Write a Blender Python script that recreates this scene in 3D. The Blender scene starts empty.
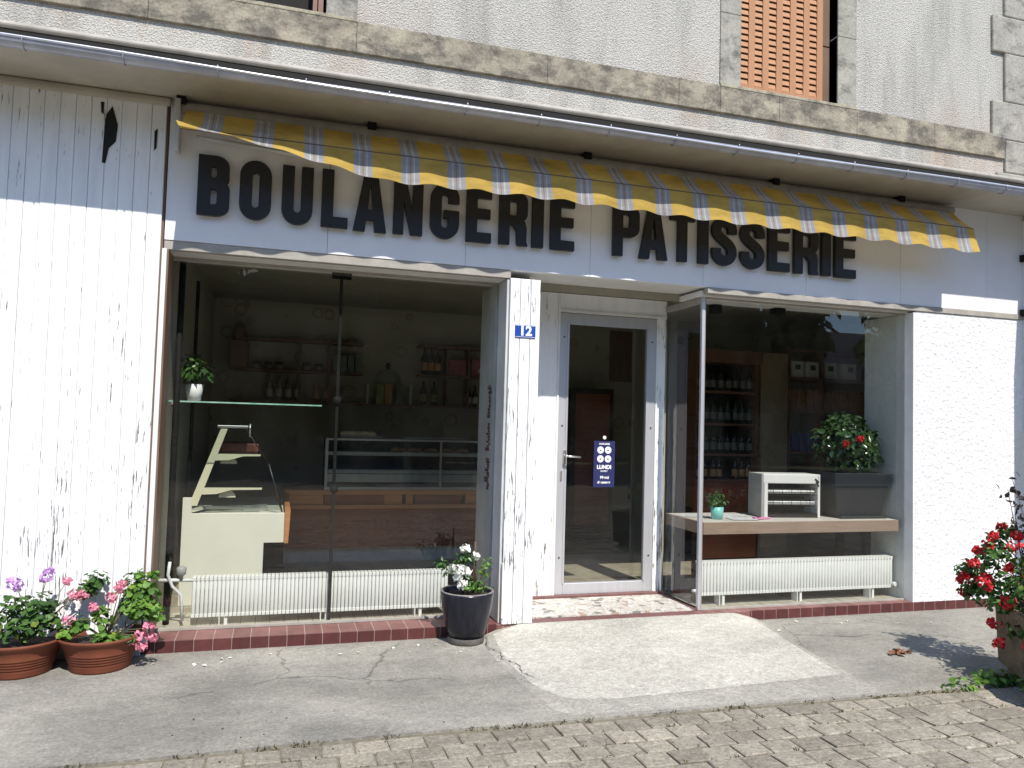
import bpy, math, random
from mathutils import Vector, Matrix
R = math.radians
rnd = random.Random(7)
scene = bpy.context.scene
COL = scene.collection

# ------------------------------------------------------------------ materials
def _nodes(name):
    m = bpy.data.materials.new(name); m.use_nodes = True
    nt = m.node_tree; nt.nodes.clear()
    out = nt.nodes.new('ShaderNodeOutputMaterial')
    return m, nt, out
def N(nt, t, **kw):
    n = nt.nodes.new(t)
    for k, v in kw.items(): setattr(n, k, v)
    return n
def L(nt, a, b): nt.links.new(a, b)
def c4(c): return (c[0], c[1], c[2], 1)
def coords(nt, scale=(1, 1, 1), rot=(0, 0, 0)):
    tc = N(nt, 'ShaderNodeTexCoord'); mp = N(nt, 'ShaderNodeMapping')
    mp.inputs['Scale'].default_value = scale; mp.inputs['Rotation'].default_value = rot
    L(nt, tc.outputs['Object'], mp.inputs['Vector']); return mp.outputs['Vector']
def noise(nt, vec, scale, detail=6, rough=.6):
    n = N(nt, 'ShaderNodeTexNoise'); n.inputs['Scale'].default_value = scale
    n.inputs['Detail'].default_value = detail; n.inputs['Roughness'].default_value = rough
    L(nt, vec, n.inputs['Vector']); return n.outputs['Fac']
def ramp(nt, fac, stops, interp='LINEAR'):
    r = N(nt, 'ShaderNodeValToRGB'); r.color_ramp.interpolation = interp
    e = r.color_ramp.elements
    while len(e) < len(stops): e.new(.5)
    for i, (p, c) in enumerate(stops):
        e[i].position = p; e[i].color = c4(c) if isinstance(c, tuple) else (c, c, c, 1)
    L(nt, fac, r.inputs['Fac']); return r.outputs['Color']
def mix(nt, fac, a, b, mode='MIX'):
    m = N(nt, 'ShaderNodeMix', data_type='RGBA', blend_type=mode)
    for s, v in ((m.inputs['Factor'], fac), (m.inputs['A'], a), (m.inputs['B'], b)):
        if isinstance(v, tuple): s.default_value = c4(v)
        elif isinstance(v, (int, float)): s.default_value = v
        else: L(nt, v, s)
    return m.outputs['Result']
def math_n(nt, op, a, b=0, c=None):
    m = N(nt, 'ShaderNodeMath', operation=op)
    for i, v in enumerate((a, b) if c is None else (a, b, c)):
        if isinstance(v, (int, float)): m.inputs[i].default_value = v
        else: L(nt, v, m.inputs[i])
    return m.outputs[0]
def bump(nt, h, strength, dist=.01):
    b = N(nt, 'ShaderNodeBump'); b.inputs['Strength'].default_value = strength
    b.inputs['Distance'].default_value = dist; L(nt, h, b.inputs['Height']); return b.outputs['Normal']
def bsdf(nt, out, color, rough=.6, normal=None, metal=0, spec=.5, trans=0):
    p = N(nt, 'ShaderNodeBsdfPrincipled')
    for k, v in (('Base Color', color), ('Roughness', rough)):
        if isinstance(v, tuple): p.inputs[k].default_value = c4(v)
        elif isinstance(v, (int, float)): p.inputs[k].default_value = v
        else: L(nt, v, p.inputs[k])
    p.inputs['Metallic'].default_value = metal
    p.inputs['Specular IOR Level'].default_value = spec
    if normal is not None: L(nt, normal, p.inputs['Normal'])
    if trans:
        t = N(nt, 'ShaderNodeBsdfTranslucent'); mx = N(nt, 'ShaderNodeMixShader'); mx.inputs[0].default_value = trans
        if isinstance(color, tuple): t.inputs['Color'].default_value = c4(color)
        else: L(nt, color, t.inputs['Color'])
        L(nt, p.outputs[0], mx.inputs[1]); L(nt, t.outputs[0], mx.inputs[2]); L(nt, mx.outputs[0], out.inputs['Surface'])
    else: L(nt, p.outputs[0], out.inputs['Surface'])
    return p
def mat(name, a, b=None, scale=6, rough=.6, bs=0, bscale=40, metal=0, spec=.5, dirt=0, trans=0, island=0, stretch=(1, 1, 1)):
    m, nt, out = _nodes(name); v = coords(nt, stretch)
    b = b or tuple(x * .82 for x in a)
    col = ramp(nt, noise(nt, v, scale), [(.32, b), (.68, a)])
    if dirt:
        d = ramp(nt, noise(nt, v, scale * .23, 8, .7), [(.38, 1 - dirt), (.62, 1.0)])
        col = mix(nt, 1, col, d, 'MULTIPLY')
    if island:
        g = N(nt, 'ShaderNodeNewGeometry')
        h = ramp(nt, g.outputs['Random Per Island'], [(0, 1 - island), (1, 1.0 + island * .6)])
        col = mix(nt, 1, col, h, 'MULTIPLY')
    nm = bump(nt, noise(nt, v, bscale, 5, .65), bs) if bs else None
    bsdf(nt, out, col, rough, nm, metal, spec, trans)
    return m

def peel_paint(name, amount=0.0, low=True, lines=None, zoff=0.0):
    """white paint on boards: thin vertical cracks and flakes showing grey wood, more towards the foot"""
    m, nt, out = _nodes(name)
    tc = N(nt, 'ShaderNodeTexCoord'); sep = N(nt, 'ShaderNodeSeparateXYZ'); L(nt, tc.outputs['Object'], sep.inputs[0])
    v1 = coords(nt, (105, 105, 6.5)); v2 = coords(nt, (4.2, 4.2, 2.2)); v3 = coords(nt, (260, 260, 34))
    crack = noise(nt, v1, 1.0, 4, .62); patch = noise(nt, v2, 1.0, 3, .6); fine = noise(nt, v3, 1, 3, .6)
    g = N(nt, 'ShaderNodeMapRange'); L(nt, sep.outputs['Z'], g.inputs['Value'])
    g.inputs['From Min'].default_value = 0.0 + zoff; g.inputs['From Max'].default_value = 2.7 + zoff
    g.inputs['To Min'].default_value = (.085 if low else .06); g.inputs['To Max'].default_value = .015
    s = math_n(nt, 'ADD', crack, math_n(nt, 'MULTIPLY', math_n(nt, 'SUBTRACT', patch, .5), .42))
    s = math_n(nt, 'ADD', s, math_n(nt, 'MULTIPLY', math_n(nt, 'SUBTRACT', fine, .5), .16))
    s = math_n(nt, 'ADD', s, g.outputs[0]); s = math_n(nt, 'ADD', s, amount)
    mask = ramp(nt, s, [(.695, 0.0), (.73, 1.0)])
    wood = ramp(nt, noise(nt, v3, 1, 4), [(.3, (.03, .026, .023)), (.7, (.26, .235, .21))])
    white = ramp(nt, noise(nt, coords(nt, (14, 14, 2)), 1, 6, .65), [(.3, (.72, .73, .74)), (.6, (.82, .82, .81))])
    col = mix(nt, mask, white, wood)
    h = math_n(nt, 'SUBTRACT', math_n(nt, 'MULTIPLY', fine, .25), mask)
    bsdf(nt, out, col, .55, bump(nt, h, .5, .004), 0, .35)
    return m

def glass(name, tint=(.80, .84, .82), rough=0.0, ior=1.5, dust=.004):
    m, nt, out = _nodes(name)
    tr = N(nt, 'ShaderNodeBsdfTransparent'); tr.inputs['Color'].default_value = c4(tint)
    gl = N(nt, 'ShaderNodeBsdfGlossy'); gl.inputs['Roughness'].default_value = rough; gl.inputs['Color'].default_value = (1, 1, 1, 1)
    lw = N(nt, 'ShaderNodeLayerWeight'); lw.inputs['Blend'].default_value = .5
    refl = math_n(nt, 'ADD', .065, math_n(nt, 'MULTIPLY', math_n(nt, 'POWER', lw.outputs['Facing'], 4.2), .9))
    v = coords(nt, (1, 1, 1))
    L(nt, bump(nt, noise(nt, v, 1.6, 1, .4), .03, .01), gl.inputs['Normal'])
    mx = N(nt, 'ShaderNodeMixShader'); L(nt, refl, mx.inputs[0]); L(nt, tr.outputs[0], mx.inputs[1]); L(nt, gl.outputs[0], mx.inputs[2])
    df = N(nt, 'ShaderNodeBsdfDiffuse'); df.inputs['Color'].default_value = (.6, .6, .57, 1)
    m2 = N(nt, 'ShaderNodeMixShader')
    d = ramp(nt, noise(nt, coords(nt, (1, 1, .5)), 3.2, 8, .7), [(.4, 0.0), (.85, dust * 3)])
    L(nt, d, m2.inputs[0]); L(nt, mx.outputs[0], m2.inputs[1]); L(nt, df.outputs[0], m2.inputs[2])
    L(nt, m2.outputs[0], out.inputs['Surface'])
    return m

def awning_mat():
    m, nt, out = _nodes('striped_awning_cloth')
    tc = N(nt, 'ShaderNodeTexCoord'); sep = N(nt, 'ShaderNodeSeparateXYZ'); L(nt, tc.outputs['Object'], sep.inputs[0])
    u = math_n(nt, 'FRACT', math_n(nt, 'ADD', math_n(nt, 'DIVIDE', math_n(nt, 'ADD', sep.outputs['X'], .49), .3226), 10.5))
    y = (.70, .485, .125); g = (.46, .46, .475); w = (.66, .65, .63); br = (.40, .30, .22)
    st = [(0, y), (.30, y), (.31, g), (.405, g), (.41, w), (.435, w), (.44, g), (.485, g), (.49, br), (.51, br), (.515, g), (.56, g), (.565, w), (.59, w), (.595, g), (.69, g), (.70, y)]
    col = ramp(nt, u, st)
    stain = ramp(nt, noise(nt, coords(nt, (3, 3, 8)), 1, 8, .7), [(.33, .66), (.6, 1.0)])
    col = mix(nt, 1, col, stain, 'MULTIPLY')
    bsdf(nt, out, col, .85, bump(nt, noise(nt, coords(nt), 260, 2), .15, .002), 0, .1, .50)
    return m

def tiles(name, a, b, grout, sx, sz, use='XZ', mortar=.02, rough=.35, offset=0):
    m, nt, out = _nodes(name)
    tc = N(nt, 'ShaderNodeTexCoord'); sep = N(nt, 'ShaderNodeSeparateXYZ'); L(nt, tc.outputs['Object'], sep.inputs[0])
    cb = N(nt, 'ShaderNodeCombineXYZ'); L(nt, sep.outputs[use[0]], cb.inputs[0]); L(nt, sep.outputs[use[1]], cb.inputs[1])
    bk = N(nt, 'ShaderNodeTexBrick'); L(nt, cb.outputs[0], bk.inputs['Vector']); bk.offset = offset
    bk.inputs['Color1'].default_value = c4(a); bk.inputs['Color2'].default_value = c4(b); bk.inputs['Mortar'].default_value = c4(grout)
    bk.inputs['Scale'].default_value = 1; bk.inputs['Brick Width'].default_value = sx; bk.inputs['Row Height'].default_value = sz
    bk.inputs['Mortar Size'].default_value = mortar * .5 * sx; bk.inputs['Bias'].default_value = 0
    d = ramp(nt, noise(nt, coords(nt), 9, 7, .7), [(.35, .72), (.6, 1.0)])
    bsdf(nt, out, mix(nt, 1, bk.outputs['Color'], d, 'MULTIPLY'), rough, bump(nt, bk.outputs['Fac'], -.4, .002), 0, .4)
    return m

def render_wall(name, a, b, bscale, bs, dirt=.25, stain=False):
    m, nt, out = _nodes(name); v = coords(nt)
    vo = N(nt, 'ShaderNodeTexVoronoi'); vo.inputs['Scale'].default_value = bscale; L(nt, v, vo.inputs['Vector'])
    h = math_n(nt, 'ADD', math_n(nt, 'MULTIPLY', vo.outputs['Distance'], .6), noise(nt, v, bscale * .8, 5, .7))
    col = ramp(nt, noise(nt, v, bscale * .7, 4, .7), [(.3, b), (.6, a)])
    if stain:
        tc2 = N(nt, 'ShaderNodeTexCoord'); sp2 = N(nt, 'ShaderNodeSeparateXYZ'); L(nt, tc2.outputs['Object'], sp2.inputs[0])
        zz = N(nt, 'ShaderNodeMapRange'); L(nt, sp2.outputs['Z'], zz.inputs['Value']); zz.inputs['From Min'].default_value = 4.9; zz.inputs['From Max'].default_value = 4.2; 
        sm = ramp(nt, noise(nt, coords(nt, (1, 1, .25)), 1.1, 6, .65), [(.50, 0.0), (.68, .65)])
        col = mix(nt, math_n(nt, 'MULTIPLY', sm, zz.outputs[0]), col, (.40, .27, .175))
        gz = ramp(nt, noise(nt, coords(nt, (2.2, 2.2, .3)), 1.6, 7, .7), [(.48, 1.0), (.68, .72)])
        col = mix(nt, 1, col, gz, 'MULTIPLY')
    big = ramp(nt, noise(nt, coords(nt, (1, 1, .35)), 1.3, 8, .68), [(.3, 1 - dirt), (.65, 1.0)])
    bsdf(nt, out, mix(nt, 1, col, big, 'MULTIPLY'), .9, bump(nt, h, bs, .02), 0, .1)
    return m

def stone(name, a, b, moss, mt=.5):
    m, nt, out = _nodes(name); v = coords(nt)
    col = ramp(nt, noise(nt, v, 5, 8, .65), [(.3, b), (.7, a)])
    mk = ramp(nt, noise(nt, coords(nt, (1, 1, 1.6)), 4.2, 10, .75), [(mt, 0.0), (mt + .16, .8)])
    col = mix(nt, mk, col, moss)
    sp = ramp(nt, noise(nt, v, 55, 4, .6), [(.3, .72), (.55, 1.0)])
    bsdf(nt, out, mix(nt, 1, col, sp, 'MULTIPLY'), .9, bump(nt, noise(nt, v, 35, 6, .7), .5, .012), 0, .1)
    return m

def rings_paper():
    m, nt, out = _nodes('ring_wallpaper')
    tc = N(nt, 'ShaderNodeTexCoord'); sep = N(nt, 'ShaderNodeSeparateXYZ'); L(nt, tc.outputs['Object'], sep.inputs[0])
    cb = N(nt, 'ShaderNodeCombineXYZ'); L(nt, sep.outputs['X'], cb.inputs[0]); L(nt, sep.outputs['Z'], cb.inputs[1])
    vo = N(nt, 'ShaderNodeTexVoronoi'); vo.inputs['Scale'].default_value = 3.3; L(nt, cb.outputs[0], vo.inputs['Vector'])
    d = vo.outputs['Distance']
    rad = math_n(nt, 'ADD', .13, math_n(nt, 'MULTIPLY', N(nt, 'ShaderNodeSeparateColor').outputs[0], 0))
    sc = N(nt, 'ShaderNodeSeparateColor'); L(nt, vo.outputs['Color'], sc.inputs[0])
    rad = math_n(nt, 'ADD', .12, math_n(nt, 'MULTIPLY', sc.outputs[0], .2))
    ring = math_n(nt, 'LESS_THAN', math_n(nt, 'ABSOLUTE', math_n(nt, 'SUBTRACT', d, rad)), .035)
    hue = mix(nt, sc.outputs[1], (.30, .24, .18), (.33, .31, .24))
    bsdf(nt, out, mix(nt, ring, (.40, .375, .285), hue), .8)
    return m

def terrazzo():
    m, nt, out = _nodes('broken_tile_mosaic')
    v = coords(nt)
    vo = N(nt, 'ShaderNodeTexVoronoi'); vo.inputs['Scale'].default_value = 21; L(nt, v, vo.inputs['Vector'])
    ve = N(nt, 'ShaderNodeTexVoronoi', feature='DISTANCE_TO_EDGE'); ve.inputs['Scale'].default_value = 21; L(nt, v, ve.inputs['Vector'])
    sc = N(nt, 'ShaderNodeSeparateColor'); L(nt, vo.outputs['Color'], sc.inputs[0])
    col = ramp(nt, sc.outputs[0], [(0, (.52, .49, .43)), (.45, (.58, .55, .50)), (.78, (.46, .42, .36)), (.92, (.20, .19, .175)), (.97, (.40, .27, .21))], 'CONSTANT')
    e = ramp(nt, ve.outputs['Distance'], [(.03, .6), (.07, 1.0)])
    bsdf(nt, out, mix(nt, 1, col, e, 'MULTIPLY'), .5)
    return m

def concrete(name, a, b, dark, scale=2.2, isl=False, cracks=False):
    m, nt, out = _nodes(name); v = coords(nt)
    col = ramp(nt, noise(nt, v, scale, 10, .62), [(.3, b), (.7, a)])
    st = ramp(nt, noise(nt, coords(nt, (.7, 1.5, 1)), 1.1, 6, .6), [(.42, dark), (.58, 1.0)])
    col = mix(nt, 1, col, st, 'MULTIPLY')
    sp = ramp(nt, noise(nt, v, 55, 4, .8), [(.34, .62), (.46, .98), (.55, 1.02), (.65, 1.42)])
    col = mix(nt, 1, col, sp, 'MULTIPLY')
    sp2 = ramp(nt, noise(nt, coords(nt, (1, 1.3, 1)), 16, 6, .75), [(.32, .80), (.52, 1.0), (.68, 1.18)])
    col = mix(nt, 1, col, sp2, 'MULTIPLY')
    blot = ramp(nt, noise(nt, coords(nt, (1.3, .8, 1)), 7, 5, .6), [(.66, 1.0), (.74, .86)])
    col = mix(nt, 1, col, blot, 'MULTIPLY')
    if not isl:
        bigp = ramp(nt, noise(nt, coords(nt, (.55, 1.0, 1)), 1.7, 4, .55), [(.36, .84), (.48, .98), (.56, 1.03), (.66, 1.14)])
        col = mix(nt, 1, col, bigp, 'MULTIPLY')
        if cracks:
            wv = N(nt, 'ShaderNodeTexNoise'); wv.inputs['Scale'].default_value = 3; wv.inputs['Detail'].default_value = 5; L(nt, v, wv.inputs['Vector'])
            va = N(nt, 'ShaderNodeVectorMath', operation='MULTIPLY_ADD'); L(nt, wv.outputs['Color'], va.inputs[0]); va.inputs[1].default_value = (.35, .35, 0); L(nt, v, va.inputs[2])
            ed = N(nt, 'ShaderNodeTexVoronoi', feature='DISTANCE_TO_EDGE'); ed.inputs['Scale'].default_value = .75; L(nt, va.outputs[0], ed.inputs['Vector'])
            ln = ramp(nt, ed.outputs['Distance'], [(.0, .45), (.006, 1.0)])
            cm = ramp(nt, noise(nt, v, .8, 2), [(.5, 0.0), (.56, 1.0)])
            col = mix(nt, cm, col, mix(nt, 1, col, ln, 'MULTIPLY'))
    if isl:
        gi = N(nt, 'ShaderNodeNewGeometry'); col = mix(nt, 1, col, ramp(nt, gi.outputs['Random Per Island'], [(0, .76), (1, 1.12)]), 'MULTIPLY')
        sp3 = ramp(nt, noise(nt, v, 34, 5, .85), [(.33, .62), (.48, 1.0), (.6, 1.05), (.7, 1.35)]); col = mix(nt, 1, col, sp3, 'MULTIPLY')
    h = math_n(nt, 'ADD', noise(nt, v, 90, 4, .7), math_n(nt, 'MULTIPLY', noise(nt, v, 7, 4), 1.2))
    bsdf(nt, out, col, .9, bump(nt, h, .28, .008), 0, .15)
    return m

def leaf_mat(name, a, b, rough=.45, spec=.4, trans=.28):
    m, nt, out = _nodes(name)
    g = N(nt, 'ShaderNodeNewGeometry')
    col = ramp(nt, g.outputs['Random Per Island'], [(0, b), (.55, a), (.93, tuple(min(1, x * 1.25) for x in a)), (1, (a[0] * 2.2, a[1] * 1.3, a[2] * .8))])
    col = mix(nt, 1, col, ramp(nt, noise(nt, coords(nt), 45, 3), [(.3, .75), (.7, 1.1)]), 'MULTIPLY')
    bsdf(nt, out, col, rough, None, 0, spec, trans)
    return m

M = {}
M['paint'] = peel_paint('peeling_white_paint', .0)
M['paint_col'] = peel_paint('badly_peeling_white_paint', .055)
M['paint_top'] = mat('white_gloss_paint', (.80, .80, .79), (.74, .74, .73), 5, .5, .06, 60, dirt=.07)
M['sign_white'] = mat('white_fascia_panel', (.80, .80, .80), (.75, .75, .76), 3, .45, .02, 20, dirt=.08, spec=.4)
M['cream'] = mat('cream_paint', (.50, .455, .37), (.40, .365, .295), 4, .6, .08, 60, dirt=.18)
M['white_trim'] = mat('white_trim_paint', (.78, .77, .74), (.70, .69, .66), 6, .5, .05, 50, dirt=.12)
M['grey_trim'] = mat('weathered_beige_trim', (.38, .355, .31), (.27, .25, .215), 9, .7, .1, 60)
M['grey_frame'] = mat('grey_painted_frame', (.60, .60, .59), (.50, .50, .49), 5, .6, .06, 60, dirt=.2)
M['brown_board'] = mat('brown_varnished_board', (.20, .12, .075), (.12, .07, .045), 7, .55, .1, 40, stretch=(6, 6, .6))
M['black_iron'] = mat('black_iron', (.010, .010, .010), (.018, .017, .016), 30, .7, .1, 80, spec=.12)
M['letter_black'] = mat('black_letter_plastic', (.014, .014, .015), (.02, .02, .022), 30, .5, .03, 120, spec=.35)
M['alu'] = mat('brushed_aluminium', (.62, .62, .64), (.55, .55, .57), 20, .42, .03, 200, metal=.55, stretch=(1, 1, .1))
M['zinc'] = mat('zinc_gutter', (.50, .51, .56), (.38, .39, .44), 8, .45, .05, 60, metal=.35, dirt=.2)
M['zinc_bead'] = mat('bright_zinc_bead', (.75, .76, .80), (.62, .63, .67), 12, .3, 0, 60, metal=.6)
M['crepi'] = render_wall('grey_roughcast_render', (.59, .57, .515), (.36, .345, .305), 95, .7, .10, True)
M['roughcast'] = render_wall('white_roughcast_render', (.79, .79, .785), (.72, .72, .715), 30, .7, .06)
M['bay_wall'] = render_wall('grey_bay_plaster', (.76, .78, .74), (.68, .70, .66), 30, .25, .3)
M['stone'] = stone('weathered_limestone', (.47, .42, .31), (.30, .27, .20), (.10, .095, .085))
M['stone_band'] = stone('lichened_limestone_band', (.42, .375, .285), (.25, .225, .175), (.085, .08, .07), .44)
M['stone_grey'] = stone('grey_limestone', (.42, .40, .34), (.28, .27, .23), (.10, .095, .085))
M['shutter'] = mat('orange_brown_shutter_paint', (.41, .205, .095), (.35, .17, .078), 5, .65, .05, 60, stretch=(3, 3, .5))
M['dark'] = mat('unlit_dark', (.012, .011, .010), None, 4, .9)  # near-black standing in for unlit rooms, board holes and the shaded canopy gap
M['shutter_dark'] = mat('dark_shutter_back', (.17, .11, .075), None, 4, .9)
M['awning'] = awning_mat()
M['tile_red'] = tiles('oxblood_kerb_tile', (.085, .026, .025), (.115, .036, .033), (.30, .22, .20), .118, .2, 'XZ', .035, .4)
M['tile_red_top'] = tiles('worn_oxblood_tile_top', (.17, .075, .066), (.21, .10, .088), (.36, .29, .26), .118, 1, 'XY', .035, .5)
M['tile_beige'] = tiles('beige_sill_tile', (.50, .47, .38), (.44, .41, .33), (.20, .18, .15), .10, .8, 'XY', .07, .5)
M['mosaic'] = terrazzo()
M['red_border'] = mat('worn_red_edge', (.20, .095, .085), (.14, .062, .056), 12, .55, .08, 60, dirt=.25)
M['floor'] = tiles('beige_shop_floor_tile', (.40, .355, .27), (.35, .31, .235), (.2, .18, .14), .31, .31, 'XY', .02, .35)
M['ceiling'] = mat('dull_ceiling', (.36, .34, .265), None, 3, .9)
M['paper'] = rings_paper()
M['pavement'] = concrete('grey_pavement_concrete', (.30, .286, .243), (.22, .211, .186), .86, cracks=True)
M['ramp'] = concrete('pale_new_concrete', (.44, .422, .365), (.395, .38, .33), .96, 3)
M['ramp_edge'] = concrete('pale_worn_concrete', (.345, .33, .285), (.27, .258, .225), .86, 5)
M['joint'] = mat('sandy_joint', (.22, .195, .145), (.14, .125, .088), 22, .95, .5, 60, spec=.1)
M['setts'] = concrete('grey_concrete_setts', (.325, .292, .235), (.245, .22, .175), .86, 4, True)
M['glass'] = glass('window_glass', (.87, .885, .865))
M['glass_side'] = glass('side_glass', (.82, .845, .82))
M['glass_case'] = glass('case_glass', (.86, .90, .88))
M['glass_edge'] = mat('green_glass_edge', (.12, .40, .25), (.5, .7, .6), 6, .15, spec=.7)
M['radiator'] = mat('white_radiator_enamel', (.80, .80, .76), (.74, .74, .70), 8, .35, .03, 60)
M['counter_white'] = mat('cream_laminate', (.68, .67, .57), (.64, .63, .53), 3, .45)
M['beige_support'] = mat('beige_lacquer', (.62, .60, .42), (.56, .54, .38), 3, .5)
M['wood_red'] = mat('red_brown_laminate', (.25, .075, .038), (.18, .052, .027), 5, .4, .05, 50, stretch=(.5, 4, 6))
M['wood_orange'] = mat('orange_wood_band', (.50, .23, .09), (.40, .17, .065), 6, .4, .05, 50, stretch=(.5, 4, 8))
M['wood_shelf'] = mat('brown_wood_shelf', (.19, .088, .052), (.14, .062, .038), 6, .5, .05, 50, stretch=(.5, 4, 8))
M['table_side'] = mat('grey_brown_table_edge', (.33, .235, .175), (.25, .175, .13), 6, .55, .08, 50, stretch=(.6, 4, 10))
M['table_top'] = mat('pale_table_top', (.62, .58, .52), (.50, .46, .41), 5, .45, .03, 50)
M['steel'] = mat('dull_steel', (.42, .43, .42), (.34, .35, .34), 9, .35, .02, 80, metal=.7)
M['cabinet_dark'] = mat('black_cabinet', (.02, .018, .016), None, 6, .4)
M['beige_panel'] = mat('beige_partition', (.30, .23, .14), (.26, .20, .12), 4, .6)
M['terracotta'] = mat('terracotta_plastic', (.19, .058, .030), (.15, .045, .024), 6, .65, .06, 60, dirt=.25, spec=.25)
M['soil'] = mat('potting_soil', (.045, .03, .02), (.018, .012, .009), 60, .95, .8, 70)
M['pot_black'] = mat('blue_black_glaze', (.009, .010, .017), (.020, .020, .026), 9, .24, .05, 20, spec=.28, stretch=(3, 3, .6))
M['pot_rim'] = mat('worn_glaze_edge', (.30, .26, .24), (.10, .09, .09), 30, .35)
M['pot_foot'] = mat('dusty_pot_foot', (.16, .145, .13), (.07, .065, .06), 20, .8)
M['planter_grey'] = mat('anthracite_plastic', (.022, .025, .029), (.017, .019, .022), 4, .5, .03, 60)
M['trough'] = stone('brown_trough_stone', (.24, .19, .125), (.15, .12, .08), (.06, .05, .04))
M['turquoise'] = mat('turquoise_pot', (.22, .58, .54), (.18, .50, .47), 4, .4)
M['white_pot'] = mat('white_pot', (.80, .80, .78), None, 4, .35)
M['geranium'] = leaf_mat('geranium_leaf', (.15, .29, .05), (.055, .135, .022), .5, .35, .35)
M['geranium_dark'] = leaf_mat('dark_geranium_leaf', (.075, .16, .034), (.028, .075, .015), .5, .35, .3)
M['camellia'] = leaf_mat('glossy_bush_leaf', (.038, .085, .024), (.014, .038, .010), .22, .6, .15)
M['shade_leaf'] = leaf_mat('houseplant_leaf', (.06, .14, .03), (.025, .07, .014), .35, .5, .25)
M['tree_leaf'] = leaf_mat('street_tree_leaf', (.075, .11, .035), (.03, .05, .016), .6, .2, .38)
M['dry_leaf'] = leaf_mat('purple_dark_leaf', (.05, .04, .035), (.025, .02, .02), .5, .3, .15)
M['stem'] = mat('green_stem', (.12, .13, .05), (.08, .06, .03), 20, .7)
M['twig'] = mat('brown_twig', (.12, .075, .05), (.07, .04, .03), 30, .8)
M['dead_leaf'] = mat('rusty_dead_leaf', (.22, .09, .04), (.14, .055, .025), 30, .8)
M['bark'] = mat('tree_bark', (.11, .09, .07), (.06, .05, .04), 12, .9, .6, 20)
M['pink'] = mat('pink_petal', (.82, .36, .44), (.70, .22, .33), 60, .6, trans=.3)
M['lilac'] = mat('lilac_petal', (.66, .42, .72), (.54, .30, .62), 60, .6, trans=.3)
M['red'] = mat('red_petal', (.72, .03, .035), (.52, .015, .02), 60, .55, trans=.25)
M['white_petal'] = mat('white_petal', (.85, .85, .80), (.78, .78, .72), 60, .6, trans=.25)
M['heater_white'] = mat('white_heater_enamel', (.72, .71, .68), (.66, .65, .62), 5, .4)
M['heater_grey'] = mat('grey_heater_side', (.36, .36, .35), (.30, .30, .29), 5, .5)
M['dull_metal'] = mat('darkened_reflector', (.035, .034, .032), (.02, .02, .02), 20, .6)  # coloured near-black so the inside of the heater looks dark
M['chrome'] = mat('reflector_steel', (.72, .70, .66), (.6, .58, .55), 20, .22, metal=.85)
M['pink_plastic'] = mat('pink_plastic', (.72, .26, .46), None, 10, .5)
M['newsprint'] = mat('printed_paper', (.68, .68, .68), (.40, .40, .42), 28, .8)
M['navy'] = mat('navy_card', (.025, .03, .11), (.02, .024, .09), 6, .4)
M['enamel_blue'] = mat('blue_enamel', (.022, .075, .36), (.018, .06, .30), 10, .25, spec=.6)
M['mark_white'] = mat('white_print', (.82, .82, .82), (.78, .78, .78), 10, .5)
M['mark_dark'] = mat('faded_dark_print', (.03, .02, .025), (.08, .03, .035), 60, .6)
M['mark_red'] = mat('faded_red_print', (.14, .03, .04), (.08, .02, .025), 60, .6)
M['bottle'] = mat('dark_bottle_glass', (.016, .013, .010), None, 5, .12, spec=.6)
M['bottle_green'] = mat('green_bottle_glass', (.02, .05, .022), None, 5, .12, spec=.6)
M['juice'] = mat('orange_drink', (.42, .17, .06), (.35, .13, .05), 6, .3)
M['label_orange'] = mat('orange_label', (.55, .30, .11), None, 10, .6)
M['label_white'] = mat('white_label', (.62, .62, .58), None, 10, .6)
M['label_dull'] = mat('dull_label', (.20, .20, .18), (.10, .10, .09), 10, .6)
M['label_green'] = mat('olive_label', (.28, .32, .08), None, 10, .6)
M['jar'] = mat('jar_content', (.34, .28, .2), (.2, .15, .1), 12, .25)
M['box_pink'] = mat('pink_carton', (.42, .11, .13), (.3, .07, .09), 12, .6)
M['box_green'] = mat('grey_green_carton', (.16, .20, .17), None, 12, .6)
M['carton_white'] = mat('white_carton', (.62, .64, .60), (.54, .56, .52), 8, .5)
M['logo_green'] = mat('dark_green_print', (.02, .09, .06), None, 8, .5)
M['pack_orange'] = mat('orange_brown_packet', (.34, .15, .055), (.20, .085, .035), 14, .45, .2, 30)
M['pack_blue'] = mat('blue_packet', (.03, .06, .20), (.02, .03, .10), 14, .4, .2, 30)
M['pack_yellow'] = mat('yellow_packet', (.42, .30, .08), (.28, .19, .05), 14, .5)
M['bread'] = mat('bread_crust', (.42, .19, .07), (.25, .10, .035), 18, .7, .3, 50)
M['bread_pale'] = mat('pale_bread', (.62, .52, .32), (.50, .39, .2), 18, .7, .3, 50)
M['wicker'] = mat('brown_tray', (.16, .045, .03), (.11, .03, .02), 18, .6)
M['moss'] = leaf_mat('joint_weed', (.11, .10, .035), (.065, .055, .025), .8, .1, .2)
M['house_wall'] = render_wall('tan_street_render', (.40, .36, .29), (.32, .29, .24), 30, .3, .2)
M['house_roof'] = mat('slate_roof', (.10, .10, .11), (.07, .07, .08), 6, .6)
M['asphalt'] = mat('street_asphalt', (.09, .088, .085), (.06, .058, .056), 30, .95, .3, 60)
M['land'] = mat('dull_land', (.12, .13, .07), (.09, .09, .055), .6, .95)

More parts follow.
